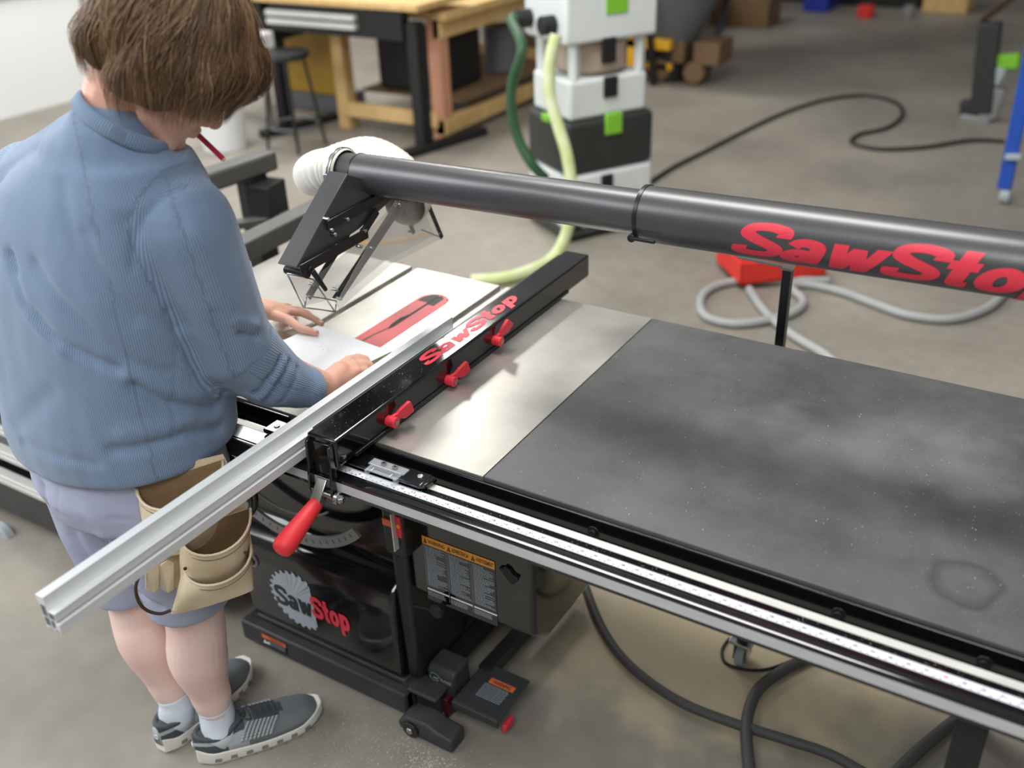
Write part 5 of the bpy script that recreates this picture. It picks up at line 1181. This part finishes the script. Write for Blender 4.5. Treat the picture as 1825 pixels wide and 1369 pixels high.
# ================================================================== FLOOR BEHIND: red tray, grey hose, post
po_ = thing('support_post', 'black perforated upright post standing behind the extension table', 'post', (.66, .9, 0))
c = W(1396, 560, 1, .88); t_ = W(1399, 478, 1, .88); b = MB(); b.box(c.x - .0105, c.x + .0105, .868, .892, 0, t_.z); b.build('upright', 'satin_black', po_, bevel=.0015)
b = MB(); b.m = 0
for k in range(5): b.cyl((c.x + .003, .8675, t_.z - .015 - k * .03), (c.x + .003, .8685, t_.z - .015 - k * .03), .0028, 10)
b.build('post_holes', 'matte_black', po_)
b = MB(); b.box(c.x - .012, c.x + .012, .866, .894, t_.z, t_.z + .006); p = W(1316, 458, 1, .88); b.beam((c.x, .88, t_.z + .004), (p.x, .88, p.z), .012, .004); b.build('top_bracket', 'steel', po_)
b = MB(); b.box(c.x - .06, c.x + .06, .82, .94, 0, .012); b.build('post_foot', 'satin_black', po_, bevel=.002)
rt = thing('red_tray', 'bright red metal tray on the floor inside the loops of grey hose', 'tray', (.05, 2.95, 0))
a0 = W(1318, 520, 2, 0); a1 = W(1470, 502, 2, 0); dx_ = (a1 - a0).normalized(); dy_ = Vector((-dx_.y, dx_.x, 0)); Lr = (a1 - a0).length
def tb8(mb, s0, s1, t0, t1, z0, z1): P = [a0 + dx_ * s + dy_ * t for s, t in ((s0, t0), (s1, t0), (s1, t1), (s0, t1))]; mb.box8([(p.x, p.y, z0) for p in P] + [(p.x, p.y, z1) for p in P])
b = MB(); tb8(b, 0, Lr, 0, .30, .03, .045); tb8(b, 0, Lr, 0, .012, .03, .14); tb8(b, 0, Lr, .288, .30, .03, .14); tb8(b, 0, .012, 0, .3, .03, .14); tb8(b, Lr - .012, Lr, 0, .3, .03, .14); b.build('tray_shell', 'bright_red', rt, bevel=.004)
b = MB(); tb8(b, -.03, Lr + .02, .14, .16, .145, .155); b.build('handle', 'steel', rt)
for s_ in (.05, Lr - .05): b = MB(); tb8(b, s_ - .02, s_ + .02, .05, .25, 0, .03); b.build('runner', 'matte_black', rt)
r_ = .021
for (P_, nm) in (([(1480, 500), (1380, 500), (1300, 503), (1258, 520), (1248, 545), (1262, 566), (1310, 577), (1370, 570), (1415, 556), (1432, 536), (1410, 512), (1440, 507), (1500, 520), (1560, 542), (1620, 562), (1690, 569), (1745, 556), (1778, 535), (1795, 505), (1770, 480)], 'coiled grey hose on the floor making one loop beside the red tray'),
                 ([(1335, 515), (1355, 545), (1380, 572), (1420, 602), (1470, 632), (1500, 660), (1530, 700)], 'short run of grey hose passing under the extension table by the black post')):
    b = MB(); b.tube(spline([W(u, v, 2, r_ if i != 7 else r_) for i, (u, v) in enumerate(P_)], 8), r_ * .9, 14); tag(b.build('grey_hose', 'hose_grey', None, ang=180), nm, 'hose')
def cable(name, pts, r, m_, lab, z=None):
    b = MB(); b.tube(spline([W(u, v, 2, r if z is None else z) for u, v in pts], 10), r, 10); return tag(b.build(name, m_, None, ang=180), lab, 'cable')
cable('floor_cable', [(1150, 330), (1200, 298), (1260, 268), (1330, 232), (1400, 200), (1470, 178), (1540, 170), (1595, 182), (1608, 205), (1580, 228), (1530, 240), (1520, 255), (1570, 266), (1650, 262), (1730, 250), (1790, 252)], .013, 'cable_black', 'long black cable meandering over the empty floor to the blue trestle')
cable('power_cable', [(1035, 1020), (1048, 1060), (1068, 1110), (1100, 1162), (1150, 1210), (1220, 1255), (1310, 1290), (1400, 1318), (1480, 1345), (1560, 1390)], .0125, 'cable', 'thick grey power cable sweeping down from the motor cover under the rail')
cable('looped_cable', [(1450, 1168), (1400, 1192), (1355, 1225), (1335, 1265), (1330, 1310), (1336, 1380)], .0145, 'cable', 'grey cable bending from under the rail straight down the picture')
cable('leg_cable', [(1705, 1282), (1670, 1310), (1630, 1345), (1590, 1385)], .0145, 'cable', 'grey cable lying just left of the extension table leg')
cable('thin_wire', [(1300, 1138), (1287, 1158), (1292, 1180), (1320, 1192), (1360, 1194), (1400, 1182), (1430, 1168)], .004, 'cable_black', 'thin black wire looped around the caster under the table')
cable('cord', [(880, 502), (920, 498), (960, 488), (990, 476)], .006, 'cable_black', 'thin dark cord lying beside the lime hose behind the saw')
cable('yellow_cord', [(455, 397), (500, 391), (560, 408), (640, 432), (700, 430), (760, 418)], .006, 'yellow_bright', 'thin yellow cord on the floor seen behind the blade guard')  # thin yellow cord lying on the floor

# ================================================================== FAR OBJECTS
dl = thing('yellow_dolly', 'yellow framed dolly carrying tan blocks right of the extractor stack', 'dolly', (-2.1, 6.4, 0))
a = W(1140, 150, 2, 0); c = W(1235, 128, 2, 0)
b = MB(); b.box(a.x - .18, a.x + .25, a.y, a.y + .10, .28, .36); b.box(a.x - .18, a.x - .04, a.y, a.y + .10, .0, .36); b.build('frame', 'yellow_bright', dl, bevel=.01)
b = MB(); b.box(a.x + .0, c.x, a.y + .1, a.y + .6, .10, .16); b.build('deck', 'yellow_bright', dl, bevel=.01)
for k in range(2):
    b = MB(); x = a.x + .12 + k * .30; b.cyl((x, a.y + .1, .10), (x, a.y + .22, .10), .09, 20); b.build('wheel', 'dark_wood', dl, bevel=.01)
for k, lab in enumerate(('tan wooden block on the yellow dolly, nearer the frame', 'tan wooden block on the yellow dolly, outer end')):
    b = MB(); x = a.x + .10 + k * .30; b.box(x, x + .22, a.y + .13, a.y + .45, .161, .34); tag(b.build('wood_block', 'dark_wood', None, bevel=.01), lab, 'block', 'blocks on the yellow dolly')
hp = thing('dust_hopper', 'large grey dust collector hopper narrowing downwards beyond the extractor', 'dust collector', (-1.9, 7.6, 0))
h0 = W(1195, 84, 2, .25); c0 = Vector((h0.x, h0.y, 0)); b = MB(); b.lathe([(.0, .28), (.20, .28), (.62, 1.15), (.62, 2.2), (0, 2.2)], c0, None, 40); b.build('cone', 'drum_grey', hp)
for k in range(3): t = 2 * PI * k / 3 + .5; b = MB(); b.beam(c0 + Vector((.3 * math.cos(t), .3 * math.sin(t), 0)), c0 + Vector((.55 * math.cos(t), .55 * math.sin(t), 1.1)), .05, .05); b.build('leg', 'satin_black', hp)
b = MB(); b.cyl(c0 + Vector((0, 0, .02)), c0 + Vector((0, 0, .28)), .19, 28); b.build('collection_bin', 'satin_black', hp)
def far(name, u0, u1, vb_, h, dep, m_, lab, cat, **k):
    p = W(u0, vb_, 2, 0); q = W(u1, vb_, 1, p.y); b = MB(); b.box(p.x, q.x, p.y, p.y + dep, 0, h); return tag(b.build(name, m_, None, bevel=.01), lab, cat, **k)
far('timber_stack', 1262, 1368, 44, .28, .4, 'dark_wood', 'low stack of tan timber on the far floor right of the hopper', 'timber')
far('blue_bin', 1430, 1474, 20, .45, .4, 'bin_blue', 'dark blue bin on the far floor at the top edge', 'bin')
far('red_box', 1526, 1552, 32, .12, .15, 'bright_red', 'small red box on the far floor right of the blue bin', 'box')
far('white_box', 1608, 1624, 32, .12, .12, 'grey_metal', 'small pale box on the far floor beside the red box', 'box')
far('plywood_stack', 1642, 1722, 22, .22, .5, 'pine', 'bright pine block stack on the far floor at the top edge', 'timber')
far('black_bench', 1290, 1640, -2, .55, .6, 'matte_black', 'dark bench along the far side behind the blue bin', 'bench')
b = MB(); p = W(1752, 36, 2, .02); q = W(1810, -10, 2, .35); b.beam(p, q, .07, .03); tag(b.build('leaning_plank', 'dark_wood', None, bevel=.004), 'tan plank propped at a slant at the top right', 'plank')
# grey and green machine on the right
mg = thing('sanding_machine', 'silver and green power tool on a dark stand left of the blue trestle', 'power tool', (.5, 6.3, 0))
g = W(1745, 214, 2, 0)
def gm(u, v): return W(u, v, 1, g.y)
b = MB(); b.beam(gm(1714, 208), gm(1766, 216), .16, .07); b.beam(gm(1758, 210), gm(1778, 155), .12, .10); b.build('foot', 'grey_metal', mg, bevel=.01)
b = MB(); b.beam(gm(1750, 200), gm(1765, 40), .14, .12, up=(0, 1, 0)); b.beam(gm(1712, 192), gm(1750, 190), .1, .1); b.build('stand', 'vac_dark', mg, bevel=.01)
b = MB(); b.beam(gm(1768, 150), gm(1785, 118), .10, .10); b.build('body', 'caster_grey', mg, bevel=.02)
b = MB(); b.beam(gm(1776, 110), gm(1818, 108), .08, .10); b.build('cap', 'vac_green', mg, bevel=.015)
b = MB(); b.beam(gm(1748, 155), gm(1760, 150), .05, .06); b.build('knob', 'vac_green', mg, bevel=.01)
bl = thing('blue_trestle', 'bright blue steel trestle leg on a grey caster at the right edge', 'trestle', (.8, 4.5, 0))
g = W(1790, 362, 2, 0); yk = g.y
b = MB(); b.beam(W(1790, 335, 1, yk), W(1846, 60, 1, yk), .07, .07, up=(0, 1, 0)); b.build('leg', 'blue', bl, bevel=.006)
b = MB(); p = W(1806, 281, 1, yk - .045); b.beam(p - Vector((.04, 0, 0)), p + Vector((.04, 0, .01)), .04, .03); b.build('leg_clamp', 'caster_grey', bl, bevel=.005)
b = MB(); b.cyl((g.x - .03, yk, .045), (g.x + .02, yk, .045), .045, 20); b.build('caster', 'caster_grey', bl, bevel=.006)
b = MB(); b.beam((g.x + .45, yk, .9), (g.x + .9, yk + .6, .9), .07, .07); b.build('top_bar', 'blue', bl, bevel=.006)

# ================================================================== LOOSE SAWDUST
b = MB(); r4 = random.Random(21)
def fleck(x, y, z, s):
    a = r4.uniform(0, PI); dx, dy = math.cos(a) * s, math.sin(a) * s; q = r4.uniform(.3, .8)
    b.add([(x - dx, y - dy, z), (x + dy * q, y - dx * q, z + s * .35), (x + dx, y + dy, z), (x - dy * q, y + dx * q, z + s * .25)], [(0, 1, 2), (0, 2, 3)])
def dustpile(lab):
    global b
    tag(b.build('sawdust', 'dust', None, smooth=False), lab, 'sawdust', kind='stuff'); b = MB()
for _ in range(420):
    u = r4.random()
    if u < .35: x, y = r4.gauss(1.1, .14), r4.gauss(.42, .10)
    elif u < .5: x, y = r4.gauss(1.2, .12), r4.gauss(.20, .09)
    else: x, y = r4.uniform(.39, 1.4), r4.uniform(.02, .74)
    if .39 < x < 1.6 and .01 < y < .75: fleck(x, y, T + .0004, r4.choice((.0006, .0007, .0009, .0013)))
dustpile('pale sawdust flecks sprinkled over the black extension table')
for _ in range(380): fleck(r4.uniform(.135, 1.5), r4.uniform(-.07, -.04) , TZ + .0009, r4.uniform(.0005, .0009))
dustpile('fine sawdust along the top of the inch-marked rail')
for _ in range(200): fleck(r4.uniform(.15, .38), abs(r4.gauss(0, .2)) + .01, T + .0004, r4.uniform(.0006, .0010))
for _ in range(190): t = r4.uniform(.0, .45); fleck(SB + .01 + r4.gauss(0, .006), .18 + t + .02, T + .0005 + .003 * r4.random(), r4.uniform(.001, .003))
dustpile('sawdust crumbs on the cast-iron top, thickest in the left mitre slot')
for _ in range(110): fleck(r4.uniform(FX0 + .005, FX1 - .005), r4.uniform(-.1, .30), FH + .0006, r4.uniform(.0005, .0009))
dustpile('sparse sawdust specks on top of the black fence')
for _ in range(500): fleck(r4.gauss(.03, .14), r4.gauss(-.08, .06), .0005, r4.uniform(.0008, .002))
for _ in range(500): fleck(r4.gauss(.22, .06), r4.gauss(-.03, .025), .0005, r4.uniform(.0008, .0025))
dustpile('sawdust sprinkled on the floor between the shoe and the pedals')
